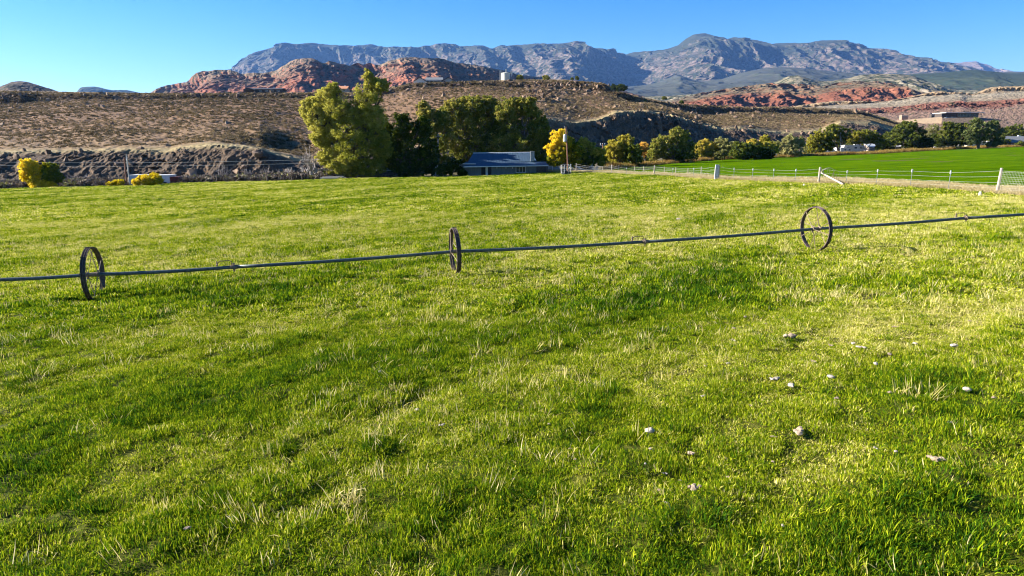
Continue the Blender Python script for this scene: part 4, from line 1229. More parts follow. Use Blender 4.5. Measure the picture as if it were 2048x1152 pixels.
# openings cut as separate wall panels: door group 962-982, window 1032-1052
segs = [(918, 962), (983, 1031), (1052, 1070)]
for a_, b_ in segs:
    xa_, xb_ = hp(a_, 350).x, hp(b_, 350).x
    wl_.box(((xa_ + xb_) / 2, 0, zt / 2 - .5), (xb_ - xa_, wt, zt + 1.0))
xa_, xb_ = hp(1031, 350).x, hp(1052, 350).x
wl_.box(((xa_ + xb_) / 2, 0.002, -0.35), (xb_ - xa_, wt - .01, 1.3))
wl_.box(((x0 + x1) / 2, D_, zt / 2 - .5), (x1 - x0, wt, zt + 1.0))
wl_.box((x0 - .1, D_ / 2, zt / 2 - .5), (wt, D_ + wt, zt + 1.0)); wl_.box((x1 + .1, D_ / 2, zt / 2 - .5), (wt, D_ + wt, zt + 1.0))
wl_.build('wall', m_bwall, house)
# doorway infill, a near-black sheet standing in for the shade inside
xa_, xb_ = hp(962, 350).x, hp(983, 350).x
dw = (xb_ - xa_)
MB().box(((xa_ + xb_) / 2, 0.25, zt / 2 - .3), (dw + .3, 0.06, zt + .6)).build('doorway_dark', m_dark, house)
dr_ = MB().box((xa_ + dw * 0.55, 0.08, zt / 2 - .3), (dw * 0.22, 0.07, zt + .4)).build('door', m_trim, house)
MB().tube([(xa_ + dw * .62, 0.0, zt * .4), (xa_ + dw * .62, 0.03, zt * .4)], 0.04, 8).build('handle', m_steel, dr_)
MB().box((xa_ + dw * 0.03, 0, zt / 2 - .3), (0.09, .16, zt + .5)).build('door_post', m_dkwood, house)
MB().box((xa_ + dw * 0.97, 0, zt / 2 - .3), (0.09, .16, zt + .5)).build('door_post', m_dkwood, house)
xw = hp(1041.5, 350).x
window(house, m_trim, xw, -.03, zt * 0.62, hp(1051, 350).x - hp(1032, 350).x, zt * 0.55, bars=2)
for px_ in (994, 1012, 1025): MB().box((hp(px_, 350).x, -.13, zt * 0.78), (0.10, .05, 0.22)).build('wall_lamp', m_trim, house)
# low skirt roof then steep main roof
sk0, sk1 = hp(927, 333.5, -1.2), hp(1097, 331, -1.2)
e0_, e1_ = hp(931, 325, 1.0), hp(1090, 324, 1.0)
roof = roof_sheet('porch_roof', [sk0, sk1, e1_, e0_], 0.08, m_blue, house, 26)
m0, m1 = hp(935, 325.5, 0.9), hp(1074, 323.5, 0.9)
r0, r1 = hp(946.5, 307.5, 4.6), hp(1063, 306, 4.6)
mr_ = roof_sheet('roof', [m0, m1, r1, r0], 0.08, m_blue, house, 24)
bk0, bk1 = Vector((m0.x, 8.4, m0.z)), Vector((m1.x, 8.4, m1.z))
roof_sheet('roof', [bk0, bk1, r1, r0], 0.08, m_blue, house)
MB().tube([r0 + Vector((0, 0, .1)), r1 + Vector((0, 0, .1))], 0.09, 8).build('ridge_cap', m_trim, house)
MB().prism([m0 + Vector((.35, .1, 0)), Vector((m0.x + .35, 8.2, m0.z)), r0 + Vector((.2, 0, -.05))], (0.12, 0, 0)).build('gable', m_bwall, house); gb = MB(); gb.prism([m1 - Vector((.35, -.1, 0)), Vector((m1.x - .35, 8.2, m1.z)), r1 - Vector((.2, 0, .05))], (-0.12, 0, 0)); gb.build('gable', m_bwall, house)
fc = MB(); fc.box(((sk0.x + sk1.x) / 2, sk0.y - .04, (sk0.z + sk1.z) / 2 - .03), (sk1.x - sk0.x, .05, .14), tilt=-math.atan2(sk1.z - sk0.z, sk1.x - sk0.x)); fc.build('fascia', m_trim, house)
cx_ = hp(1065, 320, .5)
cm = MB(); cm.box((cx_.x, .9, hp(1065, 313).z), (span(hloc, 7.5), .8, span(hloc, 19))); cm.box((cx_.x, .9, hp(1065, 303.6).z), (span(hloc, 8.6), .95, .14)); cm.build('chimney', m_brick, house)
# side porch on the left and carport on the right
lo0, lo1 = hp(926, 327.5, 0.4), hp(952, 326, 0.4)
MB().box(((lo0.x + lo1.x) / 2, .2, lo0.z), (lo1.x - lo0.x, 1.6, .1)).build('side_canopy', m_trim, house)
for px_ in (1081, 1094): MB().box((hp(px_, 340).x, -.9, zt / 2 - .3), (.14, .14, zt + .8)).build('carport_post', m_dkwood, house)
MB().box((hp(1083, 340).x, 4.5, zt / 2 - .4), (hp(1096, 340).x - hp(1070, 340).x, .12, zt + .8)).build('carport_wall', m_dkwood, house)

# open shed under the big tree
hloc = at(750, 356, 120); HY = 120
m_tin = simple('pale_tin', (0.52, 0.54, 0.54), (0.36, 0.37, 0.36), 2, 0.5, 0.3)
shed = thing('open_shed', hloc, 'small open fronted shed with a pale tin roof in deep shade under the trees', 'shed')
zt = hp(750, 341.5).z
roof_sheet('roof', [hp(727, 342.5, -.6), hp(782, 341.5, -.6), hp(775, 335, 4), hp(735, 335, 4)], 0.06, m_tin, shed, 10)
for px_ in (730, 746, 762, 779): MB().box((hp(px_, 350).x, 0, zt / 2 - .2), (.16, .16, zt + .5)).build('post', m_wood if px_ == 730 else m_dkwood, shed)
MB().box((hp(755, 350).x, 3.8, zt / 2 - .2), (hp(780, 350).x - hp(730, 350).x, .1, zt + .4)).build('back_wall', m_dark, shed)  # coloured near black for the shade inside the shed
tr2 = MB()
for i in range(4):
    a_, b_ = hp(746 + 8 * i, 352), hp(754 + 8 * i, 346.5)
    tr2.tube([a_ + Vector((0, .2, 0)), b_ + Vector((0, .2, 0))], .06, 5); tr2.tube([Vector((a_.x, .3, b_.z)), Vector((b_.x, .3, a_.z))], .06, 5)
tr2.build('lattice', m_brick, shed)

# white box trailer behind the yellow bush
hloc = at(303, 369, 120); HY = 120
m_box = simple('pale_metal_box', (0.50, 0.54, 0.58), (0.42, 0.46, 0.50), 1, 0.5, 0.1, stretch=(7, 7, 0.3))
tl = thing('storage_trailer', hloc, 'long pale grey storage trailer behind the rounded yellow bush', 'trailer')
xa_, xb_ = hp(259, 360).x, hp(340, 360).x; zt = hp(300, 351).z
bx_ = MB().box(((xa_ + xb_) / 2, 1.2, zt / 2 + .1), (xb_ - xa_, 2.4, zt - .2))
for i in range(1, 24): bx_.box((xa_ + (xb_ - xa_) * i / 24, -.015, zt / 2 + .1), (.05, .03, zt - .4))
bx_.build('body', m_box, tl)
MB().box(((xa_ + xb_) / 2, 1.2, zt + .04), (xb_ - xa_ + .1, 2.5, .09)).build('roof', m_trim, tl)
for k in (.12, .2, .8, .88): MB().revolve([(.1, -.15), (.42, -.15), (.42, .15), (.1, .15)], (xa_ + (xb_ - xa_) * k, .1, 0.05), (0, 1, 0), 14).build('wheel', m_dark, tl)
q = at(349, 368.5, 119.5)
rb = thing('red_wagon', q, 'dark red wagon box at the right end of the pale trailer', 'wagon')
m_dred = simple('dark_red_paint', (0.12, 0.03, 0.022), (0.07, 0.02, 0.018), 3, 0.7)
w_ = span(q, 16); h_ = span(q, 15)
b_ = MB().box((0, .8, h_ * .58), (w_, 1.6, h_ * .8)); [b_.box((0, -.02, h_ * k), (w_ * 1.02, .05, .06)) for k in (.3, .6, .92)]; b_.build('body', m_dred, rb)
for sx in (-.3, .3): MB().revolve([(.06, -.06), (.34, -.06), (.34, .06), (.06, .06)], (w_ * sx, -.03, .2), (0, 1, 0), 14).build('wheel', m_dark, rb)


def gable_house(name, c, w, d, wh, rh, mw, mr, label, wins=3, chim=True, over=0.5, rz=0.0, wall_down=2.0, pane=None, cat='house'):
    """long house with its ridge along x"""
    o = thing(name, c, label, cat, rz=rz)
    MB().box((0, d / 2, wh / 2 - wall_down / 2), (w, d, wh + wall_down)).build('wall', mw, o)
    q = [(-w / 2 - over, -over, wh), (w / 2 + over, -over, wh), (w / 2 + over, d / 2, wh + rh), (-w / 2 - over, d / 2, wh + rh)]
    r1_ = MB(); r1_.prism(q, (0, 0, .18)); r1_.prism([(-w / 2 - over, d + over, wh), (w / 2 + over, d + over, wh), (w / 2 + over, d / 2 + .002, wh + rh), (-w / 2 - over, d / 2 + .002, wh + rh)], (0, 0, .18))
    ro = r1_.build('roof', mr, o)
    MB().prism([(-w / 2 + .01, .02, wh), (-w / 2 + .01, d - .02, wh), (-w / 2 + .01, d / 2, wh + rh - .05)], (w - .02, 0, 0)).build('gable', mw, o)
    if chim: MB().box((w * .22, d * .55, wh + rh), (.9, .7, 1.2)).build('chimney', m_trim, ro)
    for i in range(wins):
        x = -w / 2 + w * (i + .5) / wins
        window(o, m_trim, x, -.04, wh * .55, w / wins * .42, wh * .42, pane=pane)
    return o


def on_hill(px, py, Y, dz=0.0):
    p_ = at(px, py, Y); p_.z += dz; return p_
m_dkroof = simple('charcoal_roof', (0.035, 0.036, 0.04), (0.06, 0.06, 0.065), 2, 0.7)
m_dkwall = simple('dark_brown_wall', (0.07, 0.055, 0.045), (0.05, 0.04, 0.035), 2, 0.8)
m_grroof = simple('grey_shingles', (0.17, 0.18, 0.19), (0.12, 0.125, 0.13), 3, 0.8)
m_grwall = simple('grey_green_wall', (0.30, 0.32, 0.31), (0.24, 0.26, 0.25), 2, 0.8)
m_whwall = simple('off_white_wall', (0.66, 0.64, 0.58), (0.55, 0.53, 0.48), 2, 0.8)
m_orroof = simple('orange_tile_roof', (0.52, 0.24, 0.12), (0.40, 0.18, 0.10), 3, 0.8)
m_tanwall = simple('tan_wall', (0.40, 0.32, 0.24), (0.34, 0.27, 0.2), 2, 0.85)
HYc = 392.0
# black roofed house on the left plateau
q = on_hill(527, 184.5, HYc); pxm = HYc / F
hA = gable_house('house', q, 68 * pxm, 9, 5 * pxm, 3.2 * pxm, m_dkwall, m_dkroof, 'low dark house with a charcoal roof on the left plateau skyline', 6)
MB().box((-24 * pxm, -1.5, 2.2 * pxm), (20 * pxm, 4, 4.4 * pxm)).build('wing', m_dkwall, hA)
MB().prism([(-35 * pxm, -4.0, 4 * pxm), (-13 * pxm, -4.0, 4 * pxm), (-24 * pxm, -4.0, 7.5 * pxm)], (0, 5, 0)).build('porch_roof', m_dkroof, hA)
gA = MB().box((36 * pxm, 2, 2.5 * pxm), (5 * pxm, 4, 5.5 * pxm)).build('garage', m_dkwall, hA)
q = on_hill(453, 186, HYc); gable_house('shed', q, 10 * pxm, 3, 1.2 * pxm, 1.0 * pxm, m_dkwall, m_dkroof, 'tiny dark shed left of the charcoal roofed house on the plateau', 1, False, 0.2, cat='shed')
q = on_hill(682, 185, HYc); gable_house('house', q, 22 * pxm, 8, 6.5 * pxm, 6 * pxm, m_tanwall, m_orroof, 'tan house with an orange tiled roof peeking over the big cottonwood', 3)
# ranch house on the middle hill
Yr = 420.0; pm = Yr / F; q = on_hill(868, 168, Yr)
ranch = thing('house', q, 'grey green ranch house with a white left wing on top of the middle hill', 'house')
MB().box((0, 5, 3.2 * pm - 1), (36 * pm, 8, 6.4 * pm + 2)).build('wall', m_grwall, ranch)
rs = MB(); rs.prism([(-18 * pm, -1, 7 * pm), (18 * pm, -1, 7 * pm), (16 * pm, 5, 13 * pm), (-16 * pm, 5, 13 * pm)], (0, 0, .2)); rs.prism([(-18 * pm, 11, 7 * pm), (18 * pm, 11, 7 * pm), (16 * pm, 5.01, 13 * pm), (-16 * pm, 5.01, 13 * pm)], (0, 0, .2)); rs.build('roof', m_grroof, ranch)
MB().box((0, -1.5, 5.8 * pm), (30 * pm, 2.6, .25)).build('porch_roof', m_trim, ranch)
for k in range(5): MB().box((-14 * pm + 7 * pm * k, -2.6, 2.6 * pm), (.25, .25, 5.4 * pm)).build('porch_post', m_trim, ranch)
for xc, ww, mw in ((-26, 24, m_whwall), (29, 26, m_grwall)):
    wg = MB(); wg.box((xc * pm, 2, 2.2 * pm - 1), (ww * .9 * pm, 9, 4.6 * pm + 2)); wg.prism([((xc - ww * .45) * pm, -2.5, 4.5 * pm), ((xc + ww * .45) * pm, -2.5, 4.5 * pm), (xc * pm, -2.5, 11 * pm)], (0, 9, 0)); wo = wg.build('wing', mw, ranch)
    rf = MB()
    for sg in (-1, 1): rf.prism([((xc + sg * ww * .52) * pm, -3.2, 3.9 * pm), ((xc + sg * ww * .52) * pm, 8, 3.9 * pm), (xc * pm + sg * .01, 8, 11.4 * pm), (xc * pm + sg * .01, -3.2, 11.4 * pm)], (0, 0, .28))
    rf.build('wing_roof', m_dkroof, ranch)
for k in range(4): window(ranch, m_trim, -12 * pm + 8 * pm * k, .95, 3 * pm, 4 * pm, 3.4 * pm)
window(ranch, m_trim, 29 * pm, -2.56, 2.6 * pm, 5 * pm, 2.6 * pm)
q = on_hill(911.5, 168, Yr); MB().box((0, 0, .8), (1.3, 1.3, 1.9)).build('stone_pier', m_whwall); o = COL.objects['stone_pier']; o.location = q; tag(o, 'small pale masonry pier right of the ranch house on the hill', 'pier')
# water tank
Yt = 400.0; pm = Yt / F; q = on_hill(1011.5, 164, Yt)
m_tank = simple('cream_tank', (0.55, 0.55, 0.45), (0.48, 0.48, 0.40), 1, 0.6)
tk = thing('water_tank', q, 'cream cylindrical water tank with antennas on top of the middle hill', 'water tank')
R = 8.3 * pm; hh = 16.5 * pm
MB().revolve([(0.01, -1.5), (R, -1.5), (R, hh), (R * .9, hh + .12), (0.01, hh + .5)], (0, 0, 0), (0, 0, 1), 32, False).build('tank', m_tank, tk)
for x_, z0, z1 in ((-11.5, -0.5, 20.5), (0.3, 15, 22.5), (11.5, 10, 20)):
    MB().tube([(x_ * pm * .93, -1, z0 * pm), (x_ * pm * .93, -1, z1 * pm)], .16, 6).build('mast', m_whwall, tk)
for x_, z_ in ((-9, 19), (-11, 18.6), (-.5, 21), (1.4, 21), (9.5, 18.8), (12.2, 18), (12, 14)):
    MB().box((x_ * pm, -1.2, z_ * pm), (.38, .3, 1.3)).build('antenna', m_whwall, tk)
MB().box((-10.8 * pm, -1, 16 * pm), (1.2, .2, .2)).build('bracket', m_trim, tk); MB().box((10 * pm, -1, 15 * pm), (1.6, .2, .2)).build('bracket', m_trim, tk)
# modern building on the mesa flank
Yn = 560.0; pm = Yn / F; q = on_hill(1921, 235, Yn)
mod = thing('modern_building', q, 'long flat roofed modern building with dark glass below the layered mesa', 'building')
MB().box((0, 8, 2.6 * pm), (72 * pm, 14, 11 * pm)).build('wall', m_dkwall, mod)
MB().box((2 * pm, 5, 8.8 * pm), (74 * pm, 18, 1.0 * pm)).build('roof', m_white, mod)
for k in range(7): 
    f_ = MB().box(((-2 + 5.6 * k) * pm, .9, 4.6 * pm), (5.0 * pm, .25, 5.6 * pm)).build('window', m_trim, mod)
    MB().box(((-2 + 5.6 * k) * pm, .7, 4.6 * pm), (4.4 * pm, .2, 5.0 * pm)).build('pane', m_glass, f_)
MB().box((-22 * pm, .9, 4.6 * pm), (28 * pm, .25, 5.4 * pm)).build('dark_panel', m_dkroof, mod)
for k in range(3): MB().box(((2 + 14 * k - 16) * pm, 5, 9.6 * pm), (1.2, 1.2, .6)).build('roof_vent', m_white, mod)
for k, (a_, lab) in enumerate(((-14, 'white car parked in front of the modern building on the slope'), (-25, 'white van parked left of the modern building on the slope'))):
    q2 = on_hill(1921 + a_, 238.5, Yn - 8)
    cr = thing('parked_car', q2, lab, 'car')
    MB().box((0, 0, .7), (5.5, 2, .9)).build('body', m_white, cr); MB().prism([(-1.9, -.9, 1.15), (1.9, -.9, 1.15), (1.3, -.9, 1.9), (-1.3, -.9, 1.9)], (0, 1.8, 0)).build('cabin', m_glass, cr)
    for sx in (-1.6, 1.6): MB().revolve([(.05, -.1), (.38, -.1), (.38, .1), (.05, .1)], (sx, -1, .38), (0, 1, 0), 12).build('wheel', m_dark, cr)
q = on_hill(1846, 246, Yn - 12)
m_earth = simple('tan_retaining_wall', (0.46, 0.34, 0.22), (0.36, 0.27, 0.18), 0.6, 0.95)
m_dks = simple('dark_retaining_stone', (0.16, 0.12, 0.09), (0.06, 0.05, 0.042), 1, 0.9)
rw = thing('retaining_wall', q, 'low tan and dark retaining wall terrace under the modern building', 'wall', rz=-0.5)
MB().prism([(-52 * pm, 0, -3 * pm), (-48 * pm, 0, 5 * pm), (30 * pm, 0, 11 * pm), (30 * pm, 0, -3 * pm)], (0, 12, 0)).build('tan_bank', m_earth, rw)
MB().box((58 * pm, 1, 4 * pm), (55 * pm, 10, 9 * pm)).build('dark_wall', m_dks, rw)
q = on_hill(1810, 234.5, Yn - 2); gable_house('hut', q, 12 * pm, 4, 3.2 * pm, .6 * pm, simple('pink_wall', (0.30, 0.19, 0.14), (0.22, 0.14, 0.1), 2), m_tanwall, 'small pinkish hut left of the modern building on the slope', 2, False, .2, cat='hut')
q = on_hill(1866, 233, Yn - 2); gable_house('hut', q, 6 * pm, 3, 3.4 * pm, .6 * pm, m_dkwall, m_dkroof, 'tiny black hut just left of the modern building on the slope', 1, False, .1, cat='hut')
# houses at the right behind the crop
Yg = 300.0; pm = Yg / F
q = at(2037, 294, Yg); q.z = max(q.z, -1.2)
hR = gable_house('house', q, 62 * pm, 9, 8 * pm, 12 * pm, simple('wood_brown_wall', (0.20, 0.13, 0.09), (0.14, 0.09, 0.06), 2), m_grroof, 'house with a wide grey shingle roof at the right end of the crop field', 5, True, .8)
q = at(1958, 297, 285); gable_house('house', q, 48 * 285 / F, 6, 11 * 285 / F, 2 * 285 / F, simple('cream_wall', (0.62, 0.55, 0.36), (0.5, 0.44, 0.3), 2), m_whwall, 'cream walled house half hidden behind the pine trees', 4, False, .4)
q = at(1750, 304, 262); pm = 262 / F
gg = gable_house('garage', q, 24 * pm, 7, 9 * pm, 6 * pm, simple('taupe_wall', (0.26, 0.2, 0.17), (0.2, 0.16, 0.13), 2), m_tin, 'brown garage with a pale roof right of the parked trailers', 0, False, .4, cat='garage')
MB().box((0, -.06, 3.4 * pm), (12 * pm, .1, 6.6 * pm)).build('garage_door', m_tanwall, gg)
q = at(1794, 299, 262); gable_house('shed', q, 17 * pm, 4, 5 * pm, 6 * pm, m_dkwall, m_white, 'shed with a bright white roof in the shade of the large round tree', 1, False, .3, cat='shed')
q = at(1832, 299, 262); gable_house('shed', q, 9 * pm, 3, 6.5 * pm, 2.5 * pm, m_dkwall, m_white, 'little white roofed shed right of the large round tree', 1, False, .2, cat='shed')
q = at(1607, 318, 215); pm = 215 / F; gable_house('shed', q, 17 * pm, 4, 4.5 * pm, 2.5 * pm, simple('cream_boards', (0.62, 0.58, 0.48), (0.5, 0.46, 0.38), 2), m_tanwall, 'small cream shed in the weeds right of the pale olive tree', 1, False, .2, cat='shed')
q = at(1551, 318.5, 190); MB().box((0, .5, .7), (.75, .7, 1.3)).box((0, .5, 1.39), (.85, .8, .08)).build('utility_box', m_white); o = COL.objects['utility_box']; o.location = q; tag(o, 'small upright white box at the foot of the dark trees by the crop', 'box')
q = at(1292, 313, 215); gable_house('shed', q, 8 * pm, 3, 6 * pm, 3 * pm, m_white, m_white, 'tiny white shed glimpsed between the pale green tree and big willow', 1, False, .1, cat='shed')
q = at(1546, 312, 225); gable_house('carport', q, 22 * pm, 5, 5 * pm, 1.2 * pm, m_dkwall, m_grroof, 'low dark carport roof behind the dark round bushes', 2, False, .6, cat='carport')
q = at(1100, 338, 130); gable_house('shed', q, 3.6, 3, 1.6, 1.2, m_grwall, m_tin, 'small grey roofed shed behind the carport of the blue roofed house', 1, False, .2, cat='shed')


def camper(name, px_, py_, Y, L, hgt, label, nose=1):
    q = at(px_, py_, Y); o = thing(name, q, label, 'trailer')
    s_ = nose
    prof = [(-L / 2 * s_, 0, .5), (L / 2 * .86 * s_, 0, .5), (L / 2 * s_, 0, hgt * .55), (L / 2 * .96 * s_, 0, hgt * .86), (L / 2 * .82 * s_, 0, hgt), (-L / 2 * .95 * s_, 0, hgt * .98), (-L / 2 * s_, 0, hgt * .85)]
    MB().prism(prof, (0, 2.4, 0)).build('body', m_white, o)
    MB().box((0, -.012, hgt * .40), (L * .8, .02, .22)).build('stripe', m_greymetal, o)
    for k in (-.3, .05, .32): window(o, m_trim, L * k, -.03, hgt * .66, L * .13, hgt * .2, bars=0)
    d_ = MB().box((L * -.14, -.02, hgt * .50), (.7, .05, hgt * .62)).build('door', m_trim, o)
    for k in (-.08, .08): MB().revolve([(.05, -.12), (.38, -.12), (.38, .12), (.05, .12)], (L * k, 0, .36), (0, 1, 0), 14).build('wheel', m_dark, o)
    MB().box((L * .1, 1.2, hgt + .12), (.9, .8, .25)).build('roof_unit', m_trim, o)
camper('camper_trailer', 1708, 307, 248, 7.5, 3.0, 'large white camper trailer, rightmost of the parked row beyond the crop')
camper('camper_trailer', 1688, 309, 242, 5.5, 2.4, 'middle white camper of the parked row, directly behind the grey pole', -1)
q = at(1664, 311, 238)
pk = thing('boat_on_trailer', q, 'small white covered boat, leftmost of the parked row beyond the crop', 'boat')
MB().prism([(-2.3, 0, .7), (1.9, 0, .6), (2.6, 0, 1.3), (1.2, 0, 1.7), (-.6, 0, 1.85), (-2.3, 0, 1.4)], (0, 1.9, 0)).build('hull', m_white, pk)
MB().prism([(-.9, .2, 1.75), (1.0, .2, 1.65), (.5, .2, 2.15), (-.7, .2, 2.15)], (0, 1.5, 0)).build('cover', simple('teal_cover', (0.2, 0.45, 0.42), None, 1), pk)
MB().box((0, .95, .5), (4.2, 1.3, .12)).build('trailer_frame', m_steel, pk)
for sy in (0, 1.9): MB().revolve([(.05, -.1), (.3, -.1), (.3, .1), (.05, .1)], (-.5, sy, .3), (0, 1, 0), 12).build('wheel', m_dark, pk)

# old posts and timber at the far left edge of the meadow
m_grey_wood = simple('grey_timber', (0.34, 0.31, 0.28), (0.22, 0.2, 0.18), 5, 0.9, stretch=(4, 4, .6))
q = gp(640, 359)
cf = thing('corral_remains', q, 'dark leaning corner posts of an old corral at the foot of the tall cottonwood', 'fence')
for (a_, b_, c_, d_) in ((638, 345, 639.5, 360), (637.5, 350, 627, 361.5), (702, 345, 702, 359), (713, 345, 713, 357), (654, 343, 655, 357)):
    MB().tube([at(a_, b_, q.y) - q, at(c_, d_, q.y) - q], .1, 7).build('post', m_dkwood, cf)
MB().tube([at(655, 351, q.y) - q, at(727, 349, q.y + 1) - q], .05, 6).build('rail', m_grey_wood, cf)
q = gp(660, 359.5)
lg = thing('log_pile', q, 'grey logs lying on the ground beside the dark corral posts', 'logs')
for i in range(5):
    MB().tube([(-1.6 + .2 * i, .25 * i, .15 + .13 * (i % 2)), (1.4 + .25 * i, .25 * i + .1, .2 + .15 * (i % 2))], [.16, .12], 8).build('log', m_grey_wood, lg)
for i, (px_, lab) in enumerate(((875, 'weathered grey gate posts standing in the gap between the dark trees'),)):
    q = at(px_, 355, 118); g_ = thing('gate', q, lab, 'gate')
    for a_ in (-3.5, 0, 3.5, 11): MB().tube([at(px_ + a_, 330 + abs(a_), 118) - q, at(px_ + a_, 357, 118) - q], .1, 7).build('post', m_grey_wood, g_)
    MB().tube([at(865, 353, 118) - q, at(875, 345, 118) - q], .05, 6).build('brace', m_grey_wood, g_)
    for z_ in (344, 349): MB().tube([at(871, z_, 118) - q, at(890, z_, 118) - q], .04, 6).build('rail', m_grey_wood, g_)
P8, t8 = pole('utility_pole', 876, 268, 877, 345, 122, 0.14, m_grey_wood, 'grey utility pole rising in the gap between the dark trees left of the house')
MB().box((t8.x, .12, t8.z - .4), (1.2, .1, .12)).build('crossarm', m_grey_wood, P8)
q = gp(1000, 351)
# posts along the left edge of the meadow
EF = thing('edge_fence', gp(520, 363), 'sparse dark crooked posts along the left edge of the meadow', 'fence')
for px_, hgt, ln in ((405, 13, -9), (432, 16, -1), (455, 12, 9), (470, 15, -8), (535, 19, 3), (556, 22, -2), (572, 12, 5), (582, 10, -1), (605, 11, 2)):
    b_ = gp(px_, itp(EDGE, px_) + 1.5); MB().tube([b_ - EF.location, at(px_ - ln, itp(EDGE, px_) + 1.5 - hgt * .55, b_.y) - EF.location + Vector((.1, 0, 0)), at(px_ - ln * .7, itp(EDGE, px_) + 1.5 - hgt, b_.y) - EF.location], [.11, .09, .06], 6).build('post', m_dkwood, EF)

# ------------------------------------------------------------------ pale clods and stones in the grass
m_clod = simple('pale_clod', (0.38, 0.29, 0.20), (0.2, 0.15, 0.10), 12, 0.95, bmp=0.02)
m_stone = simple('white_stone', (0.46, 0.40, 0.32), (0.28, 0.24, 0.19), 10, 0.9, bmp=0.02)
big = [(1300, 871, 22, 's', 'smooth white stone in the grass left of the broken dung clod'), (1596, 872, 30, 'c', 'wide pale dung clod with loose crumbs at its right end'), (1871, 932, 30, 'c', 'crumbled tan clod beside lush grass at the lower right'),
       (1389, 990, 27, 'c', 'flat pinkish clod, nearest to the bottom centre right'), (1932, 795, 19, 's', 'pale angular stone near the right edge of the picture'), (1576, 685, 26, 'c', 'flat pale clod with ragged ends in the thin grass'),
       (1581, 782, 17, 's', 'single pale stone in the yellowish turf right of centre'), (1357, 440, 11, 's', 'bright white lump in the grass beyond the pipe'), (374, 1074, 14, 'c', 'dark edged tan clod at the lower left'), (1381, 912, 13, 'c', 'upright pale lump right above the flat pinkish clod')]
small = [(1907, 697, 17), (1316, 991, 12), (1108, 768, 12), (1548, 770, 17), (1660, 768, 18), (1672, 808, 13), (1778, 797, 12), (1722, 708, 14), (1750, 737, 13), (1790, 657, 12), (1467, 663, 11), (1467, 685, 12), (1707, 693, 13), (1660, 697, 12), (1778, 716, 12),
         (883, 855, 10), (834, 822, 11), (1026, 968, 10), (1098, 857, 8), (1330, 950, 9), (1564, 1066, 10), (1546, 885, 12), (1456, 960, 8), (1842, 1000, 9), (1898, 855, 12), (1625, 730, 15), (1490, 640, 9), (1405, 806, 9), (1300, 905, 8), (1150, 930, 8), (1985, 810, 10),
         (462, 1042, 10), (760, 757, 9), (1360, 960, 7), (1545, 930, 8), (1750, 905, 9), (1790, 915, 9), (1500, 820, 9), (1410, 740, 9), (1455, 736, 8), (1830, 690, 11), (1940, 640, 9), (1530, 655, 8), (1330, 1020, 8), (1290, 940, 7), (1140, 905, 7)]
def clump_mesh(name, w, kind, seed):
    r = random.Random(seed); mb = MB()
    n_ = 1 if kind == 's' else 7
    import bmesh
    for i in range(n_):
        sc_ = w * (0.5 if n_ == 1 else r.uniform(.16, .34)); ox, oy = (0, 0) if n_ == 1 else (r.uniform(-.42, .42) * w, r.uniform(-.28, .28) * w)
        bm = bmesh.new()
        for k in range(26):
            v = Vector((r.gauss(0, 1), r.gauss(0, 1), r.gauss(0, 1))).normalized() * r.uniform(.8, 1.08)
            bm.verts.new((ox + v.x * sc_, oy + v.y * sc_ * .8, .02 + v.z * sc_ * .55))
        bmesh.ops.convex_hull(bm, input=bm.verts)
        bm.verts.index_update()
        vs = [v.co.copy() for v in bm.verts]; fs = [[v.index for v in f.verts] for f in bm.faces]
        bm.free(); mb.add(vs, fs)
    return mb
for i, (px_, py_, wpx, kd, lab) in enumerate(big):
    q = gp(px_, py_); q.z += 0.045
    o = clump_mesh('stone', span(q, wpx), kd, 500 + i).build('stone' if kd == 's' else 'dung_clod', m_stone if kd == 's' else m_clod)
    o.location = q; o.rotation_euler = (0, 0, i * 1.3); tag(o, lab, 'stone' if kd == 's' else 'clod')
sm = [clump_mesh('small_clod', 1.0, 'c' if i % 2 else 's', 540 + i).build('small_clod', m_clod if i % 3 else m_stone) for i in range(4)]
for i, (px_, py_, wpx) in enumerate(small):
    o = sm[i] if i < 4 else sm[i % 4].copy()
    if i >= 4: COL.objects.link(o)
    q = gp(px_, py_); q.z += 0.04; s_ = span(q, wpx) * 1.05
    o.location = q; o.scale = (s_, s_, s_ * .8); o.rotation_euler = (0, 0, i * 2.1)
    tag(o, 'small pale clod lying in the short grass, one of many', 'clod', 'small pale clods scattered in the grass')

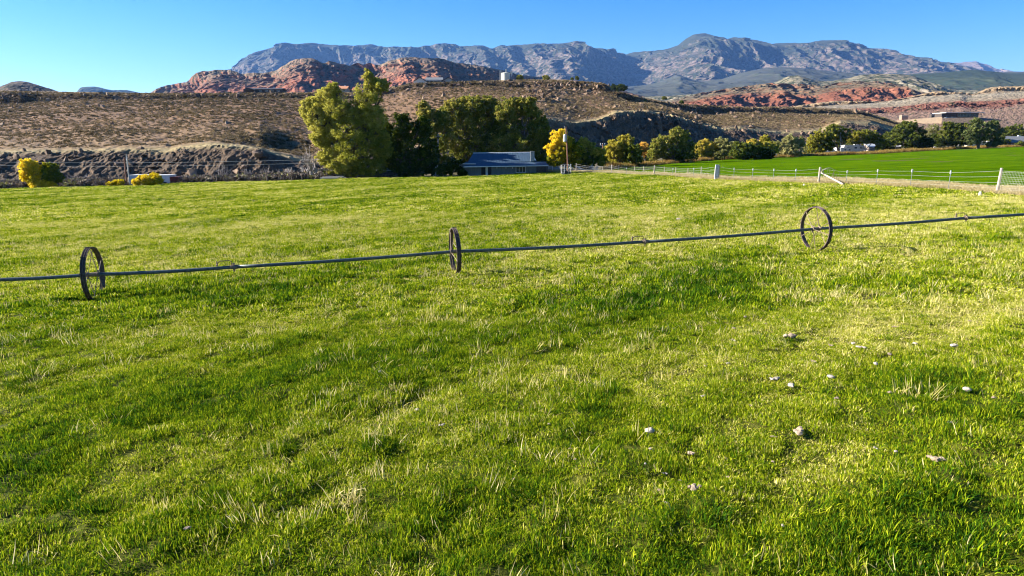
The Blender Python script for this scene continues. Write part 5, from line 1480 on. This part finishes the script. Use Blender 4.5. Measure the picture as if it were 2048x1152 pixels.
# ------------------------------------------------------------------ trees
m_bark = simple('bark', (0.16, 0.125, 0.095), (0.08, 0.06, 0.048), 6, 0.95, stretch=(3, 3, .5))
m_pbark = simple('pale_bark', (0.46, 0.42, 0.36), (0.3, 0.27, 0.23), 6, 0.95, stretch=(3, 3, .5))
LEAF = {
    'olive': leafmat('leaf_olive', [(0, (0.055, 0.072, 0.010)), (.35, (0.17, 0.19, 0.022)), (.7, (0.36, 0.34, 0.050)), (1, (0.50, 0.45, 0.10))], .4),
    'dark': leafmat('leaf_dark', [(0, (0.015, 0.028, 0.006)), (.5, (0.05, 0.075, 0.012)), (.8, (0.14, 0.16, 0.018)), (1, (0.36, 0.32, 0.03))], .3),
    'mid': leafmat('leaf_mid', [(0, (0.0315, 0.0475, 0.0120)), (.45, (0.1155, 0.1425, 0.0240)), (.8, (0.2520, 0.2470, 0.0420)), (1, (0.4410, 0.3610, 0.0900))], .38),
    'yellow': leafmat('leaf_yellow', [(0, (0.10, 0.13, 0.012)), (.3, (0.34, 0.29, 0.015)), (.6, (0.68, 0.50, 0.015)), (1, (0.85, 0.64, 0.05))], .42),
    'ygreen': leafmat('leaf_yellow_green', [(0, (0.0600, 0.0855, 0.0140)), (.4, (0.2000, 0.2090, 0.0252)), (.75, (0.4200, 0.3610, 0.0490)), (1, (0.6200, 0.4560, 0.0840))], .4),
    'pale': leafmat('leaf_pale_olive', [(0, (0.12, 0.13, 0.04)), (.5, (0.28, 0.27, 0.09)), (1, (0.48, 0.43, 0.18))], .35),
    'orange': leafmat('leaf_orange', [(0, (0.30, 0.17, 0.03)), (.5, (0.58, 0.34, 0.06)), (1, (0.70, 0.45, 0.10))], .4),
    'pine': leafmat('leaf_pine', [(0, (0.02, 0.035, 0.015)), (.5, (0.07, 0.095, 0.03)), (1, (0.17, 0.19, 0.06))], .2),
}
tree_seed = [1000]


def leaves(name, centres, rad, per, size, tint, m, parent, r, droop=0.0):
    """centres (k,3) with radius and tint each; leaf shaped quads around them"""
    k = len(centres)
    n = k * per
    idx = np.repeat(np.arange(k), per)
    d = r.normal(0, 1, (n, 3)); d /= np.linalg.norm(d, axis=1)[:, None]
    rr_ = r.uniform(0, 1, n) ** 0.5
    P = centres[idx] + d * (rr_ * rad[idx])[:, None] * np.array([1, 1, 0.85])
    a_ = r.normal(0, 1, (n, 3)); a_[:, 2] -= droop; a_ /= np.linalg.norm(a_, axis=1)[:, None]
    b_ = np.cross(a_, r.normal(0, 1, (n, 3))); b_ /= np.linalg.norm(b_, axis=1)[:, None]
    s_ = size * r.uniform(.6, 1.3, n)[:, None]
    V = np.stack([P - a_ * s_, P + b_ * s_ * .55, P + a_ * s_, P - b_ * s_ * .55], 1).reshape(-1, 3)
    t = np.clip(tint[idx] + r.normal(0, .12, n), 0, 1)
    me = fast_mesh(name, V, np.arange(4 * n).reshape(-1, 4), False, {'tint': ('POINT', 'FLOAT', np.repeat(t, 4))})
    me.materials.append(m)
    o = bpy.data.objects.new(name, me); link(o, parent)
    return o


def tree(name, base, Y, lobes, kind, label, cat='tree', leaf=0.20, dens=1.0, bark=None, tint=0.5, group=None, trunk_r=None, per=None, multi=1, clump=0.24, tgrad=0.0, depth=1.0):
    """base (px,py); lobes: (px, py, rx, ry[, tint shift[, depth offset]]) in photograph pixels at depth Y, grown to full round volumes"""
    tree_seed[0] += 1
    r = np.random.default_rng(tree_seed[0])
    B = at(base[0], base[1], Y)
    B.z = min(B.z, float(gz(B.x, B.y)) - 0.1) if Y < 330 else B.z
    o = thing(name, B, label, cat, group)
    pm = Y / F
    C, Rd, T, L = [], [], [], []
    for lb in lobes:
        px_, py_, rx, ry = lb[:4]
        dt = lb[4] if len(lb) > 4 else 0.0  # tint shift also puts sunlit left and shaded right into the leaf colour
        dy = lb[5] if len(lb) > 5 else r.uniform(-.5, .5) * rx * pm * 0.8
        c = np.array(at(px_, py_, Y)) - np.array(B); c[1] += dy
        R3 = np.array([rx * pm, (rx + ry) / 2 * pm * depth, ry * pm])
        L.append((c, R3))
        cr = clump * min(R3[0], R3[2]) * 1.0
        cr = max(cr, 0.38)
        n_ = int(max(6, 30 * dens * (R3[0] * R3[2]) ** 0.5 / cr * 0.60))
        u = r.normal(0, 1, (n_, 3)); u /= np.linalg.norm(u, axis=1)[:, None]
        q = r.uniform(.25, 1, n_) ** .45
        # outline is uneven: push the radius in and out with noise on direction
        bump_ = 1 + .38 * noise(u[:, 0] * 2.2 + tree_seed[0], u[:, 1] * 2.2, u[:, 2] * 2.2, 3) + .14 * r.normal(0, 1, n_)
        p_ = c + u * (q * bump_)[:, None] * R3 * 0.88
        C.append(p_); Rd.append(np.full(n_, cr) * r.uniform(.6, 1.15, n_))
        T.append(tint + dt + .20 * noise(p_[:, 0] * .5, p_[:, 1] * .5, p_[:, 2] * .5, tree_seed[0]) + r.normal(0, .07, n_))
    C = np.concatenate(C); Rd = np.concatenate(Rd); T = np.concatenate(T)
    pr = per or int(max(30, 60 * (np.median(Rd) / leaf) ** 1.0 * 0.28))
    lo = C[:, 2].min()
    leaves('crown', C, Rd, pr, leaf, T, LEAF[kind], o, r)
    # trunk and limbs
    mb = MB()
    tot = max(l[0][2] + l[1][2] for l in L)
    tr = trunk_r or max(.08, tot * .028)
    fork = Vector((0, 0, max(.5, tot * .16)))
    bases = [Vector((r.uniform(-1, 1) * tr * 3 * (multi > 1), r.uniform(-.5, .5) * tr, -0.3)) for _ in range(multi)]
    for b_ in bases: mb.tube([b_, b_ * .6 + fork * .5, fork + Vector((b_.x * 1.2, b_.y, 0))], [tr * 1.25, tr, tr * .85], 9)
    for c, R3 in L:
        e_ = Vector(c) + Vector((0, 0, R3[2] * .2)); md = fork.lerp(e_, .5) + Vector((0, 0, -.06 * (e_ - fork).length)) + Vector(r.normal(0, .03, 3)) * (e_ - fork).length
        mb.tube([fork + Vector((r.uniform(-.5, .5) * tr, 0, -tr)), md, e_], [tr * .75, tr * .5, tr * .2], 7)
        for _ in range(5):
            t0 = r.uniform(.4, 1); s0 = md.lerp(e_, t0); u = Vector(r.normal(0, 1, 3)).normalized()
            e2 = Vector(c) + Vector((u.x * R3[0], u.y * R3[1], abs(u.z) * R3[2])) * .9
            mb.tube([s0, s0.lerp(e2, .5) + Vector(r.normal(0, .12, 3)), e2], [tr * .3, tr * .2, tr * .06], 5)
    mb.build('trunk', bark or m_bark, o, True)
    return o


# the big group around the house
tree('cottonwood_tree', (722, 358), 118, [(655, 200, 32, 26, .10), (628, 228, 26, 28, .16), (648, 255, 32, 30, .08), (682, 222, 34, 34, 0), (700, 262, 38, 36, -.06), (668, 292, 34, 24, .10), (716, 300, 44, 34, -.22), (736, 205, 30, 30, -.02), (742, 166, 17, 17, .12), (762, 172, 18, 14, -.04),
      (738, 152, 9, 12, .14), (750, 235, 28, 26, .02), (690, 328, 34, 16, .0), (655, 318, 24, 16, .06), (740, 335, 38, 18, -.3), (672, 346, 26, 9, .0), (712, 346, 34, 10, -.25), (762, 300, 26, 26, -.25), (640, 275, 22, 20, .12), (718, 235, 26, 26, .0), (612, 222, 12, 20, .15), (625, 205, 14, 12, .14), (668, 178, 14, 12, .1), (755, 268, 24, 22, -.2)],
     'olive', 'tallest tree, olive green cottonwood with its sunlit left side coloured yellowish beside the house', leaf=.14, dens=1.7, tint=.70, trunk_r=.45, multi=3)
tree('shade_tree', (810, 356), 121, [(815, 262, 28, 22), (790, 285, 28, 26), (830, 292, 34, 28), (795, 322, 40, 24), (845, 322, 28, 22), (775, 262, 16, 14, .1), (850, 262, 14, 16), (770, 315, 20, 18, .2), (865, 300, 14, 26), (805, 242, 16, 14), (780, 300, 22, 26), (845, 245, 14, 12), (820, 345, 44, 12, -.1), (770, 335, 24, 16), (872, 335, 14, 20, -.1)],
     'dark', 'very dark dense tree between the tall cottonwood and the house trees', leaf=.20, dens=1.3, tint=.48, trunk_r=.32, multi=2)
tree('ash_tree', (868, 354), 128, [(852, 226, 18, 16, .15), (866, 248, 26, 20, .1), (845, 212, 9, 9, .1), (885, 272, 28, 28), (885, 235, 18, 18, .0), (866, 300, 24, 22, -.1), (888, 325, 20, 14, -.2)], 'mid', 'light green leafy tree just right of the very dark tree', leaf=.18, dens=1.4, tint=.72)
tree('elm_tree', (940, 350), 132, [(908, 222, 26, 22, .1), (948, 216, 30, 22, .05), (925, 250, 38, 30), (965, 250, 34, 32, -.1), (905, 285, 34, 28), (950, 292, 40, 28, -.15), (985, 218, 18, 14, 0), (925, 322, 38, 14, -.2), (990, 265, 26, 34, -.3), (975, 205, 18, 12, .05), (930, 203, 22, 10, .1), (990, 310, 26, 30, -.3), (890, 240, 18, 20, .05), (1000, 235, 20, 20, -.15)],
     'mid', 'broad green tree directly behind the left half of the blue roof', leaf=.18, dens=1.5, tint=.68, trunk_r=.36, multi=2)
tree('elm_tree', (1035, 348), 130, [(1010, 222, 26, 22, .1), (1045, 216, 24, 18, .12), (1065, 238, 26, 24, .02), (1020, 255, 34, 28, -.15), (1075, 268, 24, 26, -.1), (1040, 290, 40, 28, -.05), (1078, 302, 20, 24, -.15), (1000, 292, 26, 28, .05), (1088, 282, 12, 20, -.2), (1025, 320, 40, 20, -.2), (1075, 322, 20, 16, -.3), (1085, 250, 12, 16, -.1), (1035, 205, 18, 12, .1), (1060, 208, 14, 12, .1)],
     'mid', 'tall dark green tree behind the chimney end of the blue roof', leaf=.18, dens=1.5, tint=.64, trunk_r=.36, multi=2)
tree('garden_shrub', (905, 354), 115, [(890, 338, 22, 15), (912, 332, 14, 16, -.1), (925, 345, 10, 8)], 'dark', 'dark bushy shrub against the left end of the house', 'shrub', leaf=.16, tint=.35)
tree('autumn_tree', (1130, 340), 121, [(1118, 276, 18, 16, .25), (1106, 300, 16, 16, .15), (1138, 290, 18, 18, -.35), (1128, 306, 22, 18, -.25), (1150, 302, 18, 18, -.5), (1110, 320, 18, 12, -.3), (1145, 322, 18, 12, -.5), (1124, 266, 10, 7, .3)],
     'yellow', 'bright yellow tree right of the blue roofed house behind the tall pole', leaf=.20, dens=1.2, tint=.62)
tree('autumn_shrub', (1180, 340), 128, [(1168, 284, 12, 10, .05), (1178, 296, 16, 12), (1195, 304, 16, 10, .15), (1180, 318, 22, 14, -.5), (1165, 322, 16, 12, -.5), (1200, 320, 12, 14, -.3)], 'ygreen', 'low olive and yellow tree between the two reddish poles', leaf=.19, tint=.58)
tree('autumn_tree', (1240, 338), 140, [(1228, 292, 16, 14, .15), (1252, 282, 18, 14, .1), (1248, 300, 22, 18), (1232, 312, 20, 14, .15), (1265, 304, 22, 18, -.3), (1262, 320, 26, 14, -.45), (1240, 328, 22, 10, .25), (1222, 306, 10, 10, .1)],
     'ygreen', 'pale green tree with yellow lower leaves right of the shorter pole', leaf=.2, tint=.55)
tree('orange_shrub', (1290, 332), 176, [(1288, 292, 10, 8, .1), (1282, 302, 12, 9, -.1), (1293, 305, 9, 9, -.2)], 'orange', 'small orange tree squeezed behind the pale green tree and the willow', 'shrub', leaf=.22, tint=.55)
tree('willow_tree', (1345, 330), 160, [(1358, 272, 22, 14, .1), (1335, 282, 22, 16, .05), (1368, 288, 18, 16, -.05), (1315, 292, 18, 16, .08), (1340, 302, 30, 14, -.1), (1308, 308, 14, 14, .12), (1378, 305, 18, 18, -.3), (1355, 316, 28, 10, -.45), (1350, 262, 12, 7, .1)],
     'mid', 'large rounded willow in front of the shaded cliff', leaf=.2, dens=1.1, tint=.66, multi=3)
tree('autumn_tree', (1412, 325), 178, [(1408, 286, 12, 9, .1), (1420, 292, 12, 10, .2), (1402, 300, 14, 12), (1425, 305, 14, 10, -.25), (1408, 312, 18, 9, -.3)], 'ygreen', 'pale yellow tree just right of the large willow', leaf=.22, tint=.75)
tree('roadside_tree', (1449, 322), 176, [(1446, 286, 14, 10, .15), (1454, 296, 16, 12, .05), (1445, 308, 20, 12, -.3)], 'pale', 'greyish olive tree between the pale yellow tree and the dark round bush', leaf=.2, tint=.42)
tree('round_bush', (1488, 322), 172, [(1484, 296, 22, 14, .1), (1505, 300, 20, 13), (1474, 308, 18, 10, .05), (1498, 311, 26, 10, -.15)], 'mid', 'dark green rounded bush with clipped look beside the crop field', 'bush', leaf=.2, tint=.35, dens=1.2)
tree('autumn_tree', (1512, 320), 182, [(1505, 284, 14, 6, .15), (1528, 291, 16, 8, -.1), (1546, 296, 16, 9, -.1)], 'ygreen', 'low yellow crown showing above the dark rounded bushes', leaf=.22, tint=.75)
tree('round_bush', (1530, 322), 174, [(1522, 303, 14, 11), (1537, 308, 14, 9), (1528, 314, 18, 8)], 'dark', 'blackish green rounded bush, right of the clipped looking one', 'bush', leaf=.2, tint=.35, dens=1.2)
tree('roadside_tree', (1533, 315), 200, [(1530, 278, 10, 8, .1), (1534, 288, 12, 9)], 'ygreen', 'bright green treetop sticking up above the yellow crown', leaf=.22, tint=.55)
tree('roadside_tree', (1584, 318), 195, [(1582, 277, 14, 9, .15), (1570, 288, 12, 10, .2), (1588, 292, 18, 12, .05), (1575, 302, 18, 10, .2), (1592, 308, 16, 8, .05), (1602, 284, 8, 10)], 'pale', 'pale olive tree with soft feathery crown by the small cream shed', leaf=.2, tint=.55)
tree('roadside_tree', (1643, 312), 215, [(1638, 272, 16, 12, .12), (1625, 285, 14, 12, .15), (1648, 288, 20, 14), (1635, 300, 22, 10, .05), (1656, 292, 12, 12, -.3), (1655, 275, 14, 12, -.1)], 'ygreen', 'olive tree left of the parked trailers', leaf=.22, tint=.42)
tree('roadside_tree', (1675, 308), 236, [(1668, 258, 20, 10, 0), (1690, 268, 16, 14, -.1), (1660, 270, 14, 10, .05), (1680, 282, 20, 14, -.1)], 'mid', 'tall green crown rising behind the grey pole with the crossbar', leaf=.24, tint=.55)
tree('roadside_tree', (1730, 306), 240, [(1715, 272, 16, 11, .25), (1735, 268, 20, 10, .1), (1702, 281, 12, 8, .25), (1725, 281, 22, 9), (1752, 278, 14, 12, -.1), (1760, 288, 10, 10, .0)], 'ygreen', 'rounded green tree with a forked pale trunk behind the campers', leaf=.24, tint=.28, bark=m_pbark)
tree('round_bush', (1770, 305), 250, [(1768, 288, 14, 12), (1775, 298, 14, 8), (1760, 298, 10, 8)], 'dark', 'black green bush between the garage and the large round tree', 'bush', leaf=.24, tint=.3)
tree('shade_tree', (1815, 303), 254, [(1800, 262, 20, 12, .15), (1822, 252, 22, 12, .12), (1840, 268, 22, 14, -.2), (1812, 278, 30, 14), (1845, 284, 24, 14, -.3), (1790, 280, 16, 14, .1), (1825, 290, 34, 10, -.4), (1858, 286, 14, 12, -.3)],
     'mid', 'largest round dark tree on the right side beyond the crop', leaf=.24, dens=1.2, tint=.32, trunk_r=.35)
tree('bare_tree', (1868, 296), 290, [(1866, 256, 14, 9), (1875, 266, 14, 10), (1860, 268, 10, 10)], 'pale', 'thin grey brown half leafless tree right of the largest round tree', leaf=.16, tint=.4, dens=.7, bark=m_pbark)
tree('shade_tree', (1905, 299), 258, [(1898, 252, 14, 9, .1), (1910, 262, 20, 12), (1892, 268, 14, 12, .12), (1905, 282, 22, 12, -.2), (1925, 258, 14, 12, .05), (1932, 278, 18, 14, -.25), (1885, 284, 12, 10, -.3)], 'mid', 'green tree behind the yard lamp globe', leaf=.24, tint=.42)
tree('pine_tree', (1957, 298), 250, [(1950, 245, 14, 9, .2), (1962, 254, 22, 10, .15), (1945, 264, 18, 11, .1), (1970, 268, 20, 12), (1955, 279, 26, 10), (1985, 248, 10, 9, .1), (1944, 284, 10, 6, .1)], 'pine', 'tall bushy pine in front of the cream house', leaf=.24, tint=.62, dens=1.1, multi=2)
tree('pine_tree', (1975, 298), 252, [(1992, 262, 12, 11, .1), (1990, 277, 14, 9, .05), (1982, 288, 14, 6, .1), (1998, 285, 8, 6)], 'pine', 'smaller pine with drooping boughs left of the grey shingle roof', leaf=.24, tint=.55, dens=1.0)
tree('shade_tree', (2030, 295), 330, [(2015, 262, 14, 9), (2035, 258, 20, 9), (2058, 262, 20, 10), (2025, 268, 26, 7, -.1)], 'mid', 'green tree line crown behind the grey shingle roof', leaf=.3, tint=.45)
tree('garden_shrub', (2042, 294), 288, [(2044, 288, 10, 6), (2056, 286, 12, 8)], 'mid', 'rounded green shrub in front of the house with grey shingles', 'shrub', leaf=.22, tint=.5)
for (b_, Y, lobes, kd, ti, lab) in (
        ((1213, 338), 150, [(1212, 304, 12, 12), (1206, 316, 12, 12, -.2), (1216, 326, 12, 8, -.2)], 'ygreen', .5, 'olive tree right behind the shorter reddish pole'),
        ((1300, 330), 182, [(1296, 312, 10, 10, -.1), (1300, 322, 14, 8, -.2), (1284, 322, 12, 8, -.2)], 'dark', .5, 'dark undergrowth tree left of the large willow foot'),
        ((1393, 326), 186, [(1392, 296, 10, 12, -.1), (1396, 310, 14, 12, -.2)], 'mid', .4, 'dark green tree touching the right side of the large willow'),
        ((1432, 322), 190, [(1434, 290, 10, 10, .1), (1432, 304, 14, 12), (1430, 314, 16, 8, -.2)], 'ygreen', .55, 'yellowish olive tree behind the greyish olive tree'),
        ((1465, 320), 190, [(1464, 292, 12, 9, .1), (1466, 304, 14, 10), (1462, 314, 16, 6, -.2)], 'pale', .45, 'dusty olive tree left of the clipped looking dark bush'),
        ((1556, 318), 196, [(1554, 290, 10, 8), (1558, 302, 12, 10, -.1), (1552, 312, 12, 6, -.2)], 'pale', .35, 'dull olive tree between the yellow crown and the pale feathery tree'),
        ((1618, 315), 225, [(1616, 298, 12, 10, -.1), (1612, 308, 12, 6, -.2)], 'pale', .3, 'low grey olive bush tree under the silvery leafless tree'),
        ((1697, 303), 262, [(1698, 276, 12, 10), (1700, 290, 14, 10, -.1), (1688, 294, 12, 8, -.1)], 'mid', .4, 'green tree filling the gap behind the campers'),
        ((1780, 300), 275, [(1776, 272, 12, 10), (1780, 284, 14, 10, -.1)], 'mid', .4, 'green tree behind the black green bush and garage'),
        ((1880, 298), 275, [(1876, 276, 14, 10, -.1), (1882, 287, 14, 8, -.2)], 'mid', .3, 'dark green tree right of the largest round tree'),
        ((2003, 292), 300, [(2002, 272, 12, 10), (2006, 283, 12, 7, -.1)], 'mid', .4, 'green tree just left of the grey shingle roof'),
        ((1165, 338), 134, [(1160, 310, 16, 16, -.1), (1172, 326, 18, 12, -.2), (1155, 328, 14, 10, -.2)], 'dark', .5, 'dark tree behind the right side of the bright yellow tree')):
    tree('roadside_tree', b_, Y, lobes, kd, lab, leaf=.21, tint=ti, dens=1.1)
# left side
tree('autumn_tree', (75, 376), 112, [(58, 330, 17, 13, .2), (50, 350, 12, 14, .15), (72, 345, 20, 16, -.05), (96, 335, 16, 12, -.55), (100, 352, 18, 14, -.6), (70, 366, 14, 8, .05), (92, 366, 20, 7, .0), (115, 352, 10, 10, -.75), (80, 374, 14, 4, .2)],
     'yellow', 'golden yellow tree with a green right side, its shade coloured in, at the far left', leaf=.17, dens=1.25, tint=.62)
tree('autumn_bush', (296, 372), 110, [(290, 358, 14, 9, .1), (305, 356, 14, 10, 0), (318, 361, 8, 8, -.1), (276, 364, 8, 7, .12), (300, 366, 24, 5, -.05)], 'yellow', 'rounded yellow bush in front of the pale trailer', 'bush', leaf=.13, tint=.55, dens=1.3)
tree('autumn_bush', (235, 374), 112, [(228, 368, 12, 4, -.05), (242, 365, 9, 6, .05)], 'yellow', 'small low yellow bush left of the pair of poles', 'bush', leaf=.12, tint=.5, dens=1.2)
for i, (a_, b_, w_, h_) in enumerate(((410, 363, 20, 4), (490, 359, 26, 5), (515, 360, 14, 4), (370, 366, 12, 3.5), (580, 359, 20, 3), (345, 367, 10, 3))):
    tree('low_bush', (a_, b_ + 2), 121, [(a_ - w_ * .4, b_, w_ * .6, h_), (a_ + w_ * .4, b_ + .5, w_ * .6, h_ * .9)], 'ygreen', 'low yellowish green bush, one of several on the far left edge of the meadow', 'bush', leaf=.13, tint=.5, group='low green bushes along the left edge of the meadow')
# bushes on the hills
for (a_, b_, w_, h_, Y, kd, ti, lab) in ((1040, 155, 8, 7, 398, 'ygreen', .55, 'bright yellow green bush right of the water tank'), (1040, 165, 6, 5, 396, 'ygreen', .75, 'yellowish clump below the bush next to the water tank'),
        (1092, 155, 8, 5.5, 405, 'mid', .75, 'round green bush on the skyline of the middle hill'), (1154, 156, 4, 4, 408, 'mid', .6, 'tiny round tree on the skyline, right of the round green bush'), (1144, 157.5, 3, 2.5, 408, 'mid', .5, 'smallest dot of a shrub on the middle hill skyline'),
        (944, 166, 4, 4, 412, 'mid', .55, 'small shrub on the skyline between ranch house and tank'), (152, 195, 7, 6, 345, 'ygreen', .55, 'lone yellow green bush high on the left hillside'), (566, 195, 6, 5.5, 345, 'ygreen', .55, 'yellow green bush below the charcoal roofed house'),
        (591, 225, 5, 3.5, 320, 'yellow', .5, 'small golden bush on the slope left of the tall cottonwood'), (327, 227, 4, 3, 320, 'ygreen', .5, 'faint green bush in the middle of the left slope'), (208, 228, 4, 3, 320, 'ygreen', .45, 'faint green bush left of centre on the left slope'),
        (1242, 175, 13, 8, 352, 'pine', .5, 'dark juniper tree on the right shoulder of the middle hill'), (1228, 174, 6, 6, 353, 'pine', .5, 'darker small juniper touching the big juniper on the shoulder'), (1290, 204, 4, 4, 365, 'mid', .5, 'small green shrub on the falling right ridge'),
        (1329, 196, 5, 3.5, 420, 'mid', .55, 'small round shrub standing on the ridge skyline before the foothills'), (1363, 205, 6, 5, 425, 'mid', .35, 'dark round shrub on the ridge, left of the red cliffs'), (1372, 214, 5, 4.5, 420, 'mid', .4, 'dark shrub just below the round ridge shrub'),
        (1419, 216, 4, 5, 440, 'mid', .35, 'small dark shrub in front of the red cliff foot'), (1462, 260, 10, 8, 330, 'pale', .3, 'pale sage bush at the foot of the dark right cliff'), (1445, 264, 8, 6, 330, 'pale', .35, 'pale sage bush left of the one at the cliff foot'),
        (1765, 240, 10, 6, 520, 'pale', .3, 'grey bush under the mesa left of the retaining wall'), (1185, 265, 3, 3, 240, 'pale', .3, 'tiny grey bush on the shaded cliff')):
    tree('hill_bush', (a_, b_ + h_ * .8), Y, [(a_ - w_ * .3, b_, w_ * .65, h_ * .8), (a_ + w_ * .35, b_ + h_ * .15, w_ * .6, h_ * .75), (a_, b_ - h_ * .35, w_ * .5, h_ * .5)], kd, lab, 'bush', leaf=.22, tint=ti, dens=1.2)
# leafless grey brush
m_twig = simple('grey_twigs', (0.30, 0.26, 0.23), (0.19, 0.165, 0.15), 6, 0.95)
m_twigp = simple('silvery_twigs', (0.52, 0.49, 0.45), (0.36, 0.33, 0.30), 6, 0.95)


def bare_tree(px_, py_, Y, hpx_, seed, m, label, name='leafless_shrub', cat='shrub', group=None, spread=.8, stems=5, r0=.07, levels=4):
    r = np.random.default_rng(seed)
    B = at(px_, py_, Y); B.z = min(B.z, float(gz(B.x, B.y)))
    o = thing(name, B, label, cat, group); mb = MB()
    Hh = hpx_ * Y / F + .3

    def grow(p0, d, ln, rad, lv):
        q = p0 + d * ln * .5 + Vector(r.normal(0, .06, 3)) * ln; e_ = p0 + d * ln + Vector(r.normal(0, .08, 3)) * ln
        mb.tube([p0, q, e_], [rad, rad * .8, rad * .55], 4 if lv > 1 else 6, False)
        if lv >= levels: return
        for _ in range(int(r.integers(3, 5))):
            nd = (d + Vector(r.normal(0, .55, 3)) * spread + Vector((0, 0, .12))).normalized()
            grow(p0.lerp(e_, r.uniform(.45, 1)), nd, ln * r.uniform(.55, .8), rad * .55, lv + 1)
    for s_ in range(stems):
        d = Vector((r.normal(0, .45) * spread, r.normal(0, .35) * spread, 1)).normalized()
        grow(Vector((r.uniform(-.3, .3) * stems * .3, r.uniform(-.3, .3), -.1)), d, Hh * .42, r0, 1)
    mb.build('branches', m, o)
    return o


for i, (px_, hgt, mm) in enumerate(((5, 32, 0), (22, 36, 0), (38, 24, 0), (128, 26, 0), (145, 30, 0), (160, 34, 0), (178, 26, 1), (196, 22, 0), (212, 26, 0), (232, 18, 1), (375, 24, 0), (395, 34, 0), (420, 30, 0), (445, 38, 0), (468, 34, 0), (492, 30, 0), (512, 34, 1), (530, 28, 0), (552, 32, 0), (575, 30, 1), (595, 34, 0), (612, 38, 1))):
    bare_tree(px_, itp(EDGE, px_) + 2, 128 + (i * 7) % 13, hgt + 4, 2000 + i, m_twigp if mm else m_twig, 'leafless grey shrub in the brushy row at the foot of the left bank', group='leafless shrubs at the foot of the left bank', r0=.075, levels=3, stems=6)
bare_tree(624, 358, 119, 66, 2101, m_twig, 'tall dead silvery tree standing just left of the tall cottonwood', 'dead_tree', 'tree', None, .7, 3, .22, 4)
bare_tree(1614, 315, 240, 40, 2102, m_twigp, 'silvery leafless tree between the pale olive and olive trees', 'leafless_tree', 'tree', None, 1.0, 5, .2, 4)
bare_tree(1190, 340, 120, 14, 2103, m_twigp, 'grey leafless shrub at the foot of the olive and yellow tree', 'leafless_shrub', 'shrub', None, .9, 5, .06, 4)
bare_tree(1462, 300, 230, 22, 2104, m_twig, 'brown leafless tree in front of the dark right cliff', 'leafless_tree', 'tree', None, .9, 4, .1, 4)
